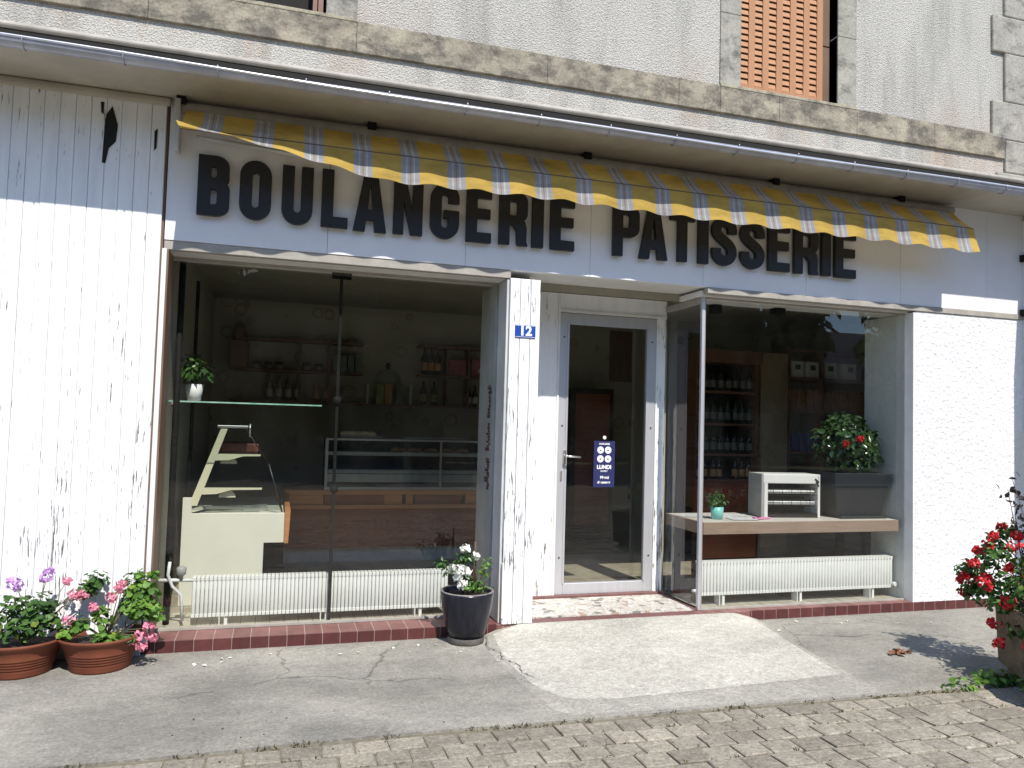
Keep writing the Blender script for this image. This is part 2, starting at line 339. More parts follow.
# ------------------------------------------------------------------ geometry helpers
class G:
    def __init__(s): s.v = []; s.f = []; s.sm = []
    def add(s, vs, fs, smooth=False):
        o = len(s.v); s.v += [tuple(p) for p in vs]; s.f += [tuple(i + o for i in f) for f in fs]; s.sm += [smooth] * len(fs); return s
    def box(s, x0, x1, y0, y1, z0, z1):
        vs = [(x, y, z) for z in (z0, z1) for y in (y0, y1) for x in (x0, x1)]
        return s.add(vs, [(0, 2, 3, 1), (4, 5, 7, 6), (0, 1, 5, 4), (2, 6, 7, 3), (0, 4, 6, 2), (1, 3, 7, 5)])
    def obox(s, c, size, rot):
        m = rot.to_matrix() if hasattr(rot, 'to_matrix') else rot
        h = [x / 2 for x in size]
        vs = [Vector(c) + m @ Vector((x, y, z)) for z in (-h[2], h[2]) for y in (-h[1], h[1]) for x in (-h[0], h[0])]
        return s.add(vs, [(0, 2, 3, 1), (4, 5, 7, 6), (0, 1, 5, 4), (2, 6, 7, 3), (0, 4, 6, 2), (1, 3, 7, 5)])
    def tube(s, pts, rad, n=10, cap=True):
        pts = [Vector(p) for p in pts]; rs = rad if isinstance(rad, (list, tuple)) else [rad] * len(pts)
        vs = []; fs = []; prev = None
        for i, p in enumerate(pts):
            d = (pts[min(i + 1, len(pts) - 1)] - pts[max(i - 1, 0)]).normalized()
            a = d.orthogonal().normalized() if prev is None else (prev - d * prev.dot(d)).normalized()
            prev = a; b = d.cross(a)
            vs += [p + (a * math.cos(k * 2 * math.pi / n) + b * math.sin(k * 2 * math.pi / n)) * rs[i] for k in range(n)]
        for i in range(len(pts) - 1):
            fs += [(i * n + k, i * n + (k + 1) % n, (i + 1) * n + (k + 1) % n, (i + 1) * n + k) for k in range(n)]
        s.add(vs, fs, True)
        if cap:
            o = len(s.v) - len(vs)
            s.f += [tuple(o + k for k in reversed(range(n))), tuple(o + (len(pts) - 1) * n + k for k in range(n))]; s.sm += [False, False]
        return s
    def lathe(s, c, prof, n=28, closed=False, sx=1, sy=1):
        vs = []; fs = []; m = len(prof)
        for k in range(n):
            a = 2 * math.pi * k / n
            vs += [(c[0] + r * math.cos(a) * sx, c[1] + r * math.sin(a) * sy, c[2] + z) for r, z in prof]
        for k in range(n):
            for i in range(m - 1):
                a = k * m + i; b = ((k + 1) % n) * m + i
                fs.append((a, b, b + 1, a + 1))
        return s.add(vs, fs, True)
    def prism(s, poly, axis, a, b):
        """poly: list of 2D points; axis: the extrusion axis; the 2D points fill the two other axes in order"""
        def mk(p, t):
            return {'x': (t, p[0], p[1]), 'y': (p[0], t, p[1]), 'z': (p[0], p[1], t)}[axis]
        n = len(poly); vs = [mk(p, a) for p in poly] + [mk(p, b) for p in poly]
        return s.add(vs, [tuple(range(n)), tuple(reversed(range(n, 2 * n)))] + [(i, i + n, (i + 1) % n + n, (i + 1) % n) for i in range(n)])
    def leaf(s, p, nrm, up, ln, wd, kind='oval', cup=.15):
        n = nrm.normalized(); t = (up - n * up.dot(n))
        t = t.normalized() if t.length > 1e-4 else n.orthogonal().normalized(); b = n.cross(t)
        if kind == 'round':
            k = 7; vs = [p]; 
            for i in range(k):
                a = 2 * math.pi * i / k + .3; rr = wd * .5 * (1 + .13 * math.sin(i * 2.7 + p.x * 90))
                vs.append(p + (t * math.cos(a) + b * math.sin(a)) * rr + n * cup * wd * (.6 + .6 * math.sin(3 * a + p.z * 50)))
            return s.add(vs, [(0, i + 1, (i + 1) % k + 1) for i in range(k)], True)
        vs = [p, p + t * ln * .35 + b * wd * .5 + n * cup * wd, p + t * ln * .75 + b * wd * .36 + n * cup * wd * .5, p + t * ln - n * cup * wd,
              p + t * ln * .75 - b * wd * .36 + n * cup * wd * .5, p + t * ln * .35 - b * wd * .5 + n * cup * wd, p + t * ln * .5]
        return s.add(vs, [(0, 1, 6), (1, 2, 6), (2, 3, 6), (3, 4, 6), (4, 5, 6), (5, 0, 6)], True)
    def build(s, name, m, parent=None, bevel=0, local=False):
        if local: org = Vector((0, 0, 0))
        elif parent is None: org = Vector((0, 0, 0))
        else: org = ORG.get(parent.name, Vector((0, 0, 0)))
        me = bpy.data.meshes.new(name)
        me.from_pydata([(p[0] - org.x, p[1] - org.y, p[2] - org.z) for p in s.v], [], s.f)
        me.polygons.foreach_set('use_smooth', s.sm); me.update()
        ms = m if isinstance(m, (list, tuple)) else [m]
        for x in ms: me.materials.append(M[x] if isinstance(x, str) else x)
        o = bpy.data.objects.new(name, me); COL.objects.link(o)
        if parent is not None: o.parent = parent
        ORG[o.name] = org
        if bevel:
            b = o.modifiers.new('bevel', 'BEVEL'); b.width = bevel; b.segments = 2; b.limit_method = 'ANGLE'; b.angle_limit = R(40)
        return o
ORG = {}
def fixn(o):
    import bmesh
    bm = bmesh.new(); bm.from_mesh(o.data); bmesh.ops.recalc_face_normals(bm, faces=bm.faces); bm.to_mesh(o.data); bm.free(); return o
def tag(o, label=None, cat=None, group=None, kind=None):
    for k, v in (('label', label), ('category', cat), ('group', group), ('kind', kind)):
        if v: o[k] = v
    return o
def thing(name, label, cat, loc=(0, 0, 0), group=None):
    o = bpy.data.objects.new(name, None); COL.objects.link(o); o.location = loc; o.empty_display_size = .1
    ORG[o.name] = Vector(loc); tag(o, label, cat, group); return o
def box(name, m, parent, x0, x1, y0, y1, z0, z1, bevel=0):
    return G().box(x0, x1, y0, y1, z0, z1).build(name, m, parent, bevel)
def copy_tree(o, parent=None):
    c = o.copy(); COL.objects.link(c)
    if parent is not None: c.parent = parent
    for ch in [x for x in bpy.data.objects if x.parent == o]: copy_tree(ch, c)
    return c
def rv(a=1): return Vector((rnd.uniform(-a, a), rnd.uniform(-a, a), rnd.uniform(-a, a)))
def rdir():
    while True:
        v = rv()
        if .05 < v.length < 1: return v.normalized()
def blob_leaves(g, c, rad, n, ln, wd, kind='oval', shell=.45, upb=.35, cup=.15):
    c = Vector(c)
    for _ in range(n):
        d = rdir(); r = (shell + (1 - shell) * rnd.random())
        p = c + Vector((d.x * rad[0], d.y * rad[1], d.z * rad[2])) * r
        nr = (d * .8 + Vector((0, 0, upb)) + rv(.6)).normalized()
        k = rnd.uniform(.7, 1.2)
        g.leaf(p, nr, d + rv(.7) + Vector((0, 0, -.2)), ln * k, wd * k, kind, cup)
def flower_head(c, rad, n, pet, flat=.7):
    g = G(); c = Vector(c)
    for _ in range(n):
        d = rdir(); d.z *= flat
        p = c + d * rad * rnd.uniform(.5, 1)
        for q in range(4):
            nr = (d + rv(.5)).normalized()
            g.leaf(p, nr, rdir(), pet * rnd.uniform(.8, 1.2), pet * .75, 'oval', .2)
    return g

# ------------------------------------------------------------------ camera
cam = bpy.data.cameras.new('camera'); co = bpy.data.objects.new('camera', cam); COL.objects.link(co)
yaw, pit, rol = R(16.8917), R(2.80822), R(1.59762)
f = Vector((math.sin(yaw) * math.cos(pit), math.cos(yaw) * math.cos(pit), math.sin(pit)))
r0 = Vector((math.cos(yaw), -math.sin(yaw), 0)); u0 = r0.cross(f)
r1 = r0 * math.cos(rol) + u0 * math.sin(rol); u1 = -r0 * math.sin(rol) + u0 * math.cos(rol)
mw = Matrix.Identity(4)
for i in range(3): mw[i][0] = r1[i]; mw[i][1] = u1[i]; mw[i][2] = -f[i]
mw.translation = Vector((0, -5.5, 1.573))
co.matrix_world = mw; cam.lens = 36 * 765 / 1024; cam.sensor_width = 36; cam.clip_start = .05; cam.clip_end = 2000
scene.camera = co

# ------------------------------------------------------------------ light
SUN = Vector((.10, -1.0, 1.32)).normalized()
sl = bpy.data.lights.new('sun', 'SUN'); sl.energy = 4.2; sl.angle = R(.53); sl.color = (1, .945, .865)
so = bpy.data.objects.new('sun', sl); COL.objects.link(so); so.rotation_euler = SUN.to_track_quat('Z', 'Y').to_euler(); so.location = (0, -10, 15)
w = bpy.data.worlds.new('World'); scene.world = w; w.use_nodes = True
nt = w.node_tree; bg = nt.nodes['Background']; sky = nt.nodes.new('ShaderNodeTexSky'); sky.sky_type = 'NISHITA'; sky.sun_disc = False
sky.sun_elevation = math.asin(SUN.z); sky.sun_rotation = math.atan2(SUN.x, SUN.y); sky.air_density = 1.0; sky.dust_density = .3; sky.ozone_density = 3.0
tint = mix(nt, 1, sky.outputs[0], (.95, 1.0, 1.08), 'MULTIPLY'); nt.links.new(tint, bg.inputs[0]); bg.inputs[1].default_value = .15
vs = scene.view_settings; vs.view_transform = 'Standard'; vs.look = 'None'; vs.exposure = .6; vs.gamma = 1; vs.use_curve_mapping = False
scene.cycles.use_denoising = True; scene.cycles.max_bounces = 10; scene.cycles.transparent_max_bounces = 16; scene.cycles.diffuse_bounces = 5

# ------------------------------------------------------------------ ground
g = G(); g.add([(-400, -400, -.03), (400, -400, -.03), (400, 400, -.03), (-400, 400, -.03)], [(0, 1, 2, 3)])
tag(g.build('ground', 'land'), kind='structure')
g = G(); g.add([(-60, -11.5, -.02), (60, -11.5, -.02), (60, -19, -.02), (-60, -19, -.02)], [(3, 2, 1, 0)])
tag(g.build('street', 'asphalt'), kind='structure')
g = G(); g.add([(-30, -1.3, -.013), (-30, -11.5, -.013), (30, -11.5, -.013), (30, -1.3, -.013)], [(0, 1, 2, 3)])
tag(g.build('paving_bed', 'joint'), kind='structure')
def edge_y(x): return -1.62 - max(0, x - 1.0) * .026 + .008 * math.sin(x * 3.1)
g = G(); ex = [-12 + i * .25 for i in range(103)]
for i in range(len(ex) - 1):
    a, b = ex[i], ex[i + 1]
    g.add([(a, edge_y(a), 0), (b, edge_y(b), 0), (b, .02, 0), (a, .02, 0), (a, edge_y(a), -.03), (b, edge_y(b), -.03)], [(0, 1, 2, 3), (4, 5, 1, 0)])
tag(g.build('pavement', 'pavement'), kind='structure')
# pale concrete apron that ramps up to the door step
def slab_pts(outer):
    k = .0 if not outer else 1
    return ([(1.56, -.08), (1.51, -.45), (1.50, -.85), (1.55, -1.18), (1.68, -1.36), (2.0, -1.41), (2.6, -1.39), (3.2, -1.355), (3.52, -1.33), (3.56, -1.27), (3.60, -.8), (3.68, -.35), (3.74, -.03)] if not outer else
            [(1.50, -.05), (1.44, -.5), (1.46, -1.0), (1.5, -1.3), (1.62, -1.58), (2.6, -1.62), (3.3, -1.655), (3.56, -1.62), (3.62, -1.3), (3.68, -.8), (3.76, -.35), (3.82, -.03)])
def zr(x, y, base): return base + max(0, .066 * (1 - max(0, -y) / 1.25)) * min(1, max(0, (x - 1.42) / .35)) * min(1, max(0, (3.86 - x) / .25))
for outer, nm, mt, zb in ((1, 'ramp_edge', 'ramp_edge', .004), (0, 'ramp', 'ramp', .008)):
    pts = slab_pts(outer); ring = [Vector((x, y, 0)) for x, y in pts] + [Vector((3.3, -.004, 0)), Vector((2.6, -.004, 0)), Vector((1.9, -.004, 0))]
    P2 = []; pv = [Vector((x, y, 0)) for x, y in pts]
    for i in range(len(pv) - 1):
        p0, p1, p2, p3 = pv[max(i - 1, 0)], pv[i], pv[i + 1], pv[min(i + 2, len(pv) - 1)]
        for k in range(6):
            t = k / 6; q = .5 * (2 * p1 + (p2 - p0) * t + (2 * p0 - 5 * p1 + 4 * p2 - p3) * t * t + (3 * p1 - p0 - 3 * p2 + p3) * t ** 3)
            P2.append(q + Vector((rnd.uniform(-.007, .007), rnd.uniform(-.007, .007), 0)))
    P2.append(pv[-1])
    n = len(P2); rows = 14; g = G(); vsx = []
    for j in range(rows + 1):
        t = j / rows
        for i, p in enumerate(P2):
            q = Vector((1.78 + (i / (n - 1)) * 1.75, -.004, 0)) if outer == 0 else Vector((1.6 + (i / (n - 1)) * 2.15, -.004, 0))
            a = p.lerp(q, t)
            vsx.append((a.x, a.y, zr(a.x, a.y, .0035 if outer else .0065) if j else (.0005 if outer else zr(a.x, a.y, .0045))))
    g.add(vsx, [(j * n + i, j * n + i + 1, (j + 1) * n + i + 1, (j + 1) * n + i) for j in range(rows) for i in range(n - 1)], True)
    tag(fixn(g.build(nm, mt)), kind='structure')
# thin crack along the left edge of the apron
g = G(); pc = [Vector((1.47, -.2, .006)), Vector((1.44, -.34, .006)), Vector((1.50, -.47, .006)), Vector((1.47, -.6, .006)), Vector((1.54, -.74, .006)), Vector((1.52, -.9, .006)), Vector((1.58, -1.02, .006))]
pf = []
for a, b in zip(pc, pc[1:]):
    for k in range(5): pf.append(a.lerp(b, k / 5) + Vector((rnd.uniform(-.009, .009), rnd.uniform(-.006, .006), 0)))
for a, b in zip(pf, pf[1:]):
    d = (b - a).normalized(); s = Vector((-d.y, d.x, 0)) * rnd.uniform(.0012, .0035)
    zz = lambda p: zr(p.x, p.y, .007)
    g.add([(a.x - s.x, a.y - s.y, zz(a) + .002), (b.x - s.x, b.y - s.y, zz(b) + .002), (b.x + s.x, b.y + s.y, zz(b) + .002), (a.x + s.x, a.y + s.y, zz(a) + .002)], [(0, 1, 2, 3)])
tag(fixn(g.build('pavement_crack', 'soil')), kind='structure')
# setts
g = G(); rowh = .138; bw = .170; j = 0; y = -1.66
while y > -6.6:
    off = (j % 2) * bw * .5 + rnd.uniform(-.02, .02); x = -4.5 + off
    while x < 9:
        wd = bw * rnd.uniform(.94, 1.06)
        if True:
            cxx = x + wd / 2; yy = y - rowh / 2 + (edge_y(cxx) + 1.62) ; gap = .0055
            dx, dy = wd / 2 - gap * rnd.uniform(.5, 1.1), rowh / 2 - gap * rnd.uniform(.5, 1.1); zt = -.003 + rnd.uniform(-.003, .003); tl = rnd.uniform(-.015, .015); t2 = rnd.uniform(-.02, .02)
            bv = .008; vsx = []
            for (ins, zz) in ((0, -.03), (0, zt - .005), (bv, zt)):
                for sx, sy in ((-1, -1), (1, -1), (1, 1), (-1, 1)):
                    px, py = sx * (dx - ins), sy * (dy - ins); vsx.append((cxx + px + rnd.uniform(-.003, .003), yy + py + rnd.uniform(-.003, .003), zz + px * tl + py * t2 + rnd.uniform(-.0015, .0015)))
            fs = [(8, 9, 10, 11)]
            for k in range(4):
                n2 = (k + 1) % 4; fs += [(k, n2, 4 + n2, 4 + k), (4 + k, 4 + n2, 8 + n2, 8 + k)]
            g.add(vsx, fs)
        x += wd
    y -= rowh; j += 1
tag(g.build('paved_road', 'setts'), kind='structure')
# weeds in the joints
g = G()
for _ in range(900):
    if rnd.random() < .45:
        x = rnd.uniform(-1.2, 4.6); yv = edge_y(x) - .018 + rnd.gauss(0, .012)
    else:
        k = rnd.randrange(0, 9); x = rnd.uniform(-1, 4.6); yv = -1.66 - k * rowh + (edge_y(x) + 1.62)
    if math.sin(x * 5.3 + yv * 7) + math.sin(x * 13) < .0: continue
    for q in range(3):
        d = Vector((rnd.uniform(-1, 1), rnd.uniform(-1, 1), rnd.uniform(.2, 1))).normalized()
        g.leaf(Vector((x, yv, -.008)) + rv(.008), d.orthogonal(), d, rnd.uniform(.008, .022), .006)
tag(g.build('joint_weeds', 'moss'), 'low yellow green weeds and moss in the joints along the pavement edge', 'weeds', kind='stuff')
g = G()
for c, n in (((4.42, -1.66, .03), 150), ((4.15, -1.70, .02), 40), ((4.62, -1.80, .02), 60)):
    blob_leaves(g, c, (.17, .08, .035), n, .045, .028, 'oval', .2, .6)
tag(g.build('creeping_weed', 'geranium'), 'clump of green and yellow weeds at the foot of the stone trough', 'weed')
g = G()
for _ in range(26):
    x, yv = rnd.choice([(rnd.gauss(-.45, .18), rnd.gauss(-.2, .08)), (rnd.gauss(.6, .5), rnd.gauss(-.2, .08)), (rnd.gauss(4.2, .6), rnd.gauss(-.35, .2))])
    g.leaf(Vector((x, yv, .006)), Vector((0, 0, 1)) + rv(.25), rdir(), .03, .02)
tag(g.build('fallen_petals', 'white_petal'), 'few pale petals scattered on the pavement near the pots', 'petals', kind='stuff')

g = G()
for _ in range(45):
    x = rnd.uniform(-.8, 4.6); yv = edge_y(x) + rnd.uniform(-.25, .35) if rnd.random() < .75 else rnd.uniform(-1.5, -.2); r = rnd.uniform(.002, .005)
    if 1.4 < x < 3.8 and yv > -1.6: continue
    g.obox((x, yv, r * .6), (r * 2, r * 1.6, r * 1.3), Matrix.Rotation(rnd.uniform(0, 3), 3, 'Z') @ Matrix.Rotation(rnd.uniform(-.5, .5), 3, 'X'))
tag(g.build('grit', 'bark'), 'dark grit and crumbs scattered along the pavement edge', 'grit', kind='stuff')
g = G()
for c in ((4.30, -1.02, .012), (4.36, -1.0, .012), (4.25, -1.05, .012)):
    for _ in range(5): g.leaf(Vector(c) + Vector((rnd.uniform(-.03, .03), rnd.uniform(-.03, .03), 0)), Vector((0, 0, 1)) + rv(.5), rdir(), .06, .03, 'oval', .3)
tag(g.build('dead_leaf', 'dead_leaf'), 'small heap of rusty dead leaves on the pavement in the shadow of the trough plants', 'leaves')
# ------------------------------------------------------------------ building
B = thing('bakery_building', 'white fronted bakery building with grey rendered upper floor, stone bands and two shop windows', 'building', (0, 0, 0))
# upper wall with two window openings, as one mesh
UY = .06
def wall_grid(xs, zs, holes, y0, y1):
    g = G()
    for i in range(len(xs) - 1):
        for k in range(len(zs) - 1):
            if (i, k) in holes: continue
            g.box(xs[i], xs[i + 1], y0, y1, zs[k], zs[k + 1])
    return g
xs = [-5.0, -.79, .21, 3.64, 4.63, 8.2]; zs = [3.66, 4.455, 6.25, 7.4]
g = G()
for i in range(5):
    for k in range(3):
        if k == 1 and i in (1, 3): continue
        x0, x1, z0, z1 = xs[i], xs[i + 1], zs[k], zs[k + 1]
        g.add([(x0, UY, z0), (x1, UY, z0), (x1, UY, z1), (x0, UY, z1)], [(0, 1, 2, 3)])
for x0, x1 in ((-.79, .21), (3.64, 4.63)):   # reveals
    z0, z1 = 4.455, 6.25
    g.add([(x0, UY, z0), (x0, UY, z1), (x0, .42, z1), (x0, .42, z0)], [(0, 1, 2, 3)])
    g.add([(x1, UY, z0), (x1, UY, z1), (x1, .42, z1), (x1, .42, z0)], [(3, 2, 1, 0)])
    g.add([(x0, UY, z1), (x1, UY, z1), (x1, .42, z1), (x0, .42, z1)], [(0, 1, 2, 3)])
g.add([(-5, UY, 7.4), (8.2, UY, 7.4), (8.2, 5.2, 7.4), (-5, 5.2, 7.4)], [(0, 1, 2, 3)])
g.add([(8.2, .02, 0), (8.2, 5.2, 0), (8.2, 5.2, 7.4), (8.2, .02, 7.4)], [(0, 1, 2, 3)])
g.add([(-5, .02, 0), (-5, 5.2, 0), (-5, 5.2, 7.4), (-5, .02, 7.4)], [(3, 2, 1, 0)])
g.add([(-5, 5.2, 0), (8.2, 5.2, 0), (8.2, 5.2, 7.4), (-5, 5.2, 7.4)], [(3, 2, 1, 0)])
g.build('upper_wall', 'crepi', B)
g = G(); g.prism([(-.55, 7.25), (5.8, 7.25), (2.6, 9.2)], 'x', -5.2, 8.4); fixn(g.build('roof', 'house_roof', B))
# string course, in stones
x = -5.0; g = G()
for x1 in (-3.6, -2.2, -.95, .43, 1.9, 3.05, 3.44, 4.02, 4.83, 5.7, 6.548):
    g.box(x + .0008, x1 - .0008, .034, UY + .02, 4.215, 4.445); x = x1
g.build('string_course', 'stone_band', B, .004)
g = G()
for x0, x1 in ((-1.0, .43), (3.44, 4.83)):
    G().box(x0, x1, .030, .40, 4.435, 4.462).build('window_sill', 'stone', B, .004)
for x0, x1, sgn in ((-1.0, -.79, 0), (.21, .43, 1), (3.44, 3.64, 2), (4.63, 4.83, 3)):
    g = G(); z = 4.464
    for h in (.62, .70, .55):
        g.box(x0 + (.001 if sgn % 2 == 0 else 0), x1, UY - .014, UY + .1, z + .0015, z + h - .0015); z += h
    g.build('window_surround', 'stone_grey', B, .004)
# quoins at the right corner: each stone a part
for x0, z0, z1 in ((6.45, 3.83, 4.08), (6.552, 4.083, 4.40), (6.39, 4.403, 4.77), (6.552, 4.773, 5.25), (6.40, 5.253, 5.61), (6.552, 5.613, 6.1), (6.40, 6.103, 6.5)):
    G().box(x0, 7.1, UY - .03, UY + .05, z0, z1).build('quoin', 'stone_grey', B, .012)
# upper windows
wn = G().add([(-.79, .41, 4.462), (.21, .41, 4.462), (.21, .41, 6.25), (-.79, .41, 6.25)], [(0, 1, 2, 3)]).build('window', 'dark', B)
G().box(.155, .19, .10, .40, 4.475, 6.2).box(.118, .148, .12, .40, 4.475, 6.2).build('folded_shutter', 'wood_shelf', wn)
G().box(-.26, -.22, .2, .24, 4.462, 4.55).build('latch', 'mark_white', wn)
wn = G().add([(3.64, .41, 4.462), (4.63, .41, 4.462), (4.63, .41, 6.25), (3.64, .41, 6.25)], [(0, 1, 2, 3)]).build('window', 'shutter_dark', B)
g = G(); x0 = 3.645; pitch = .14; sw = .075; yb = .10
g.box(x0, x0 + .03, yb, yb + .03, 4.475, 6.2)
for c in range(6):
    a = x0 + .03 + c * pitch
    for k in range(30):
        zc = 4.545 + k * .056
        if zc > 6.15: break
        g.obox((a + sw / 2, yb + .013, zc), (sw, .008, .045), Matrix.Rotation(R(-14), 3, 'X'))
    g.box(a + sw, a + pitch - .003, yb, yb + .03, 4.475, 6.2)
    g.box(a - .001, a + sw + .001, yb + .002, yb + .028, 4.475, 4.522)
g.build('shutter', 'shutter', wn, .002)
G().box(x0 + .01, x0 + .86, yb + .06, yb + .07, 4.47, 6.2).build('shutter_backing', 'shutter_dark', wn)
G().box(4.515, 4.628, .15, .19, 4.466, 5.02).box(4.515, 4.628, .15, .19, 5.03, 6.2).build('shutter_leaf', 'shutter_dark', wn, .004)
# canopy, soffit, cove
G().box(-5, 8.0, -.5215, 0.059, 3.665, 3.70).build('eave_soffit', 'cream', B)
g = G(); g.prism([(-.43, 3.795), (.055, 3.865), (.055, 3.915), (-.43, 3.842), (-.445, 3.818)], 'x', -5, 8.0); fixn(g.build('canopy_roof', 'grey_trim', B, .01))
G().box(-5, 8, -.425, -.40, 3.701, 3.80).build('canopy_gap_shade', 'dark', B)  # dark strip painting in the shaded gap between gutter and canopy nose
g = G(); n = 6; pr = [(0.0, 3.60)] + [(-.06 + .06 * math.cos(math.pi / 2 * k / n), 3.60 + .064 * math.sin(math.pi / 2 * k / n)) for k in range(n + 1)]
g = G().box(-5, -.765, -.052, -.012, 3.605, 3.664); g.build('cove_moulding', 'cream', B, .02)
# gutter with beads and brackets
g = G(); prof = [(-.567 + .046 * math.cos(a), 3.672 + .046 * math.sin(a)) for a in [math.pi + math.pi * k / 12 for k in range(13)]]
inn = [(-.567 + .043 * math.cos(a), 3.672 + .043 * math.sin(a)) for a in [2 * math.pi - math.pi * k / 12 for k in range(13)]]
g.prism(prof + inn, 'x', -5, 8.0); gut = fixn(g.build('gutter', 'zinc', B))
G().tube([(-5 + i * .25, -.614, 3.676 + .0045 * math.sin(i * .5) - .02 * math.sin(math.pi * max(0, min(1, (i * .25 - 3.2) / 8)))) for i in range(53)], .0085, 8).build('gutter_bead', 'zinc_bead', gut)
for i in range(24):
    xb = -4.6 + i * .52
    G().tube([(xb, -.621, 3.682)] + [(xb, -.567 + .051 * math.cos(a), 3.672 + .051 * math.sin(a)) for a in [math.pi + math.pi * k / 10 for k in range(9)]], .0045, 5).build('gutter_bracket', 'zinc', gut)
# plank wall to the left
g = G(); x = -5.0; k = 0
while x < -.80:
    w2 = min(.0895, -.782 - x)
    yo = -.022 + rnd.uniform(-.002, .002)
    g.prism([(x + .0008, yo + .004), (x + .004, yo), (x + w2 - .004, yo), (x + w2 - .0008, yo + .004), (x + w2 - .0008, .02), (x + .0008, .02)], 'z', .07, 3.665)
    x += .0895; k += 1
g = fixn(g.build('plank_wall', 'paint', B))
G().box(-5, -.78, .004, .019, .02, 3.66).build('plank_backing', 'shutter_dark', B)
G().box(-5, -.79, -.03, .0, 0.0, .085).build('plank_wall_foot', 'grey_frame', B, .004)
# holes where board has rotted away
for px, zs2 in ((-1.165, [(.045, 3.56), (.012, 3.50), (.005, 3.46), (0, 3.18), (.02, 3.18), (.035, 3.28), (.075, 3.33), (.082, 3.44), (.055, 3.53)]), (-.862, [(0, 3.43), (.018, 3.45), (.016, 3.32), (.002, 3.30)]), (-1.19, [(0, 3.58), (.02, 3.58), (.02, 3.5), (.006, 3.51)])):
    g = G(); g.prism([(px + a, z) for a, z in zs2], 'y', -.0265, -.02); fixn(g.build('rotten_hole', 'dark', B))
# column between left window and door
g = G()
for a, b in ((1.635, 1.712), (1.716, 1.795), (1.799, 1.872)):
    g.box(a, b, -.018, .015, .075, 2.655)
g.box(1.634, 1.871, .015, .25, .075, 2.66)
g.build('pillar', 'paint_col', B, .004)
G().box(1.628, 1.64, -.028, .02, .12, .52).build('pillar_trim', 'white_trim', B, .002)
# roughcast wall to the right
G().box(5.455, 8.2, 0, .06, .072, 2.665).build('roughcast_wall', 'roughcast', B)
G().box(5.425, 5.455, .0, .12, .072, 2.655).build('corner_post', 'white_trim', B, .003)
# header trims and soffits
G().box(-.775, 1.64, .006, .06, 2.655, 2.718).build('header_trim', 'grey_trim', B, .004); G().box(3.32, 8.2, -.012, .06, 2.668, 2.716).build('header_trim', 'grey_trim', B, .004)
G().box(-.76, 1.634, .06, .42, 2.655, 2.70).build('window_soffit', 'white_trim', B); G().box(3.30, 5.455, .06, .42, 2.655, 2.70).build('window_soffit', 'white_trim', B)
G().box(1.64, 3.36, .008, .80, 2.722, 2.76).build('door_soffit', 'white_trim', B)
# tiled step
xk = [(-.782, 1.60), (3.76, 8.2)]
g = G()
for a, b in xk: g.box(a, b, -.006, .005, -.02, .078)
g.build('kerb_face', 'tile_red', B, .002)
g = G(); g.box(-.782, 1.635, .005, .235, .0, .0785); g.box(1.60, 1.88, -.008, .24, .0, .0745); g.box(3.36, 8.2, .005, .10, .0, .0785); g.box(3.30, 3.76, -.006, .1, .0, .0765)
g.build('kerb_top', 'tile_red_top', B, .003)
G().box(-.76, 1.634, .24, .74, .0, .08).build('sill_tiles', 'tile_beige', B)
G().box(3.36, 5.43, .1, .74, 0, .08).build('sill_tiles', 'tile_beige', B)
G().box(1.88, 3.30, .10, .66, 0, .085).build('door_mosaic', 'mosaic', B)
G().box(1.87, 3.34, -.004, .098, 0, .077).build('threshold_border', 'red_border', B, .003)
G().box(1.87, 3.34, .662, .76, 0, .105).build('threshold_border', 'red_border', B, .003)
G().box(3.302, 3.352, .1, .66, 0, .092).build('threshold_border', 'red_border', B, .003)
G().box(1.80, 1.878, .1, .66, 0, .092).build('threshold_border', 'red_border', B, .003)
# left shop window
def ring(x0, x1, y0, y1, z0, z1, t, ts):
    g = G(); o = [(x0, z0), (x1, z0), (x1, z1), (x0, z1)]; n = [(x0 + ts, z0 + t), (x1 - ts, z0 + t), (x1 - ts, z1 - t), (x0 + ts, z1 - t)]
    vs = [(x, y, z) for y in (y0, y1) for x, z in o + n]
    fs = []
    for k in range(4):
        m = (k + 1) % 4; fs += [(k, m, 4 + m, 4 + k), (8 + k, 8 + m, 12 + m, 12 + k), (k, m, 8 + m, 8 + k), (4 + k, 4 + m, 12 + m, 12 + k)]
    return g.add(vs, fs)
LW = fixn(ring(-.755, 1.632, .236, .262, .080, 2.656, .018, .006).build('shop_window', 'grey_trim', B))
G().add([(-.75, .25, .098), (1.632, .25, .098), (1.632, .25, 2.633), (-.75, .25, 2.633)], [(0, 1, 2, 3)]).build('glass_pane', 'glass', LW)
G().box(.399, .421, .262, .30, .085, 2.64).tube([(.41, .281, 1.66), (.41, .281, 1.72)], .03, 10).tube([(.41, .281, 1.02), (.41, .281, 1.07)], .03, 10).box(.34, .48, .262, .32, 2.60, 2.645).build('mullion', 'black_iron', LW)
G().tube([(-.70, .42, .08), (-.70, .42, 2.655)], .022, 10).tube([(-.64, .9, .10), (-.64, .9, 2.6)], .014, 8).build('window_pole', 'black_iron', LW)
G().box(-.782, -.752, -.02, .236, .078, 2.655).build('window_jamb', 'white_trim', LW, .002)
G().box(-.752, -.742, .0, .232, .08, 2.654).build('jamb_board', 'brown_board', LW)
G().box(1.600, 1.632, .262, .70, .085, 2.65).build('window_jamb', 'grey_frame', LW, .002)
G().box(1.615, 1.633, .015, .236, .08, 2.65).build('window_jamb', 'grey_frame', LW, .002)
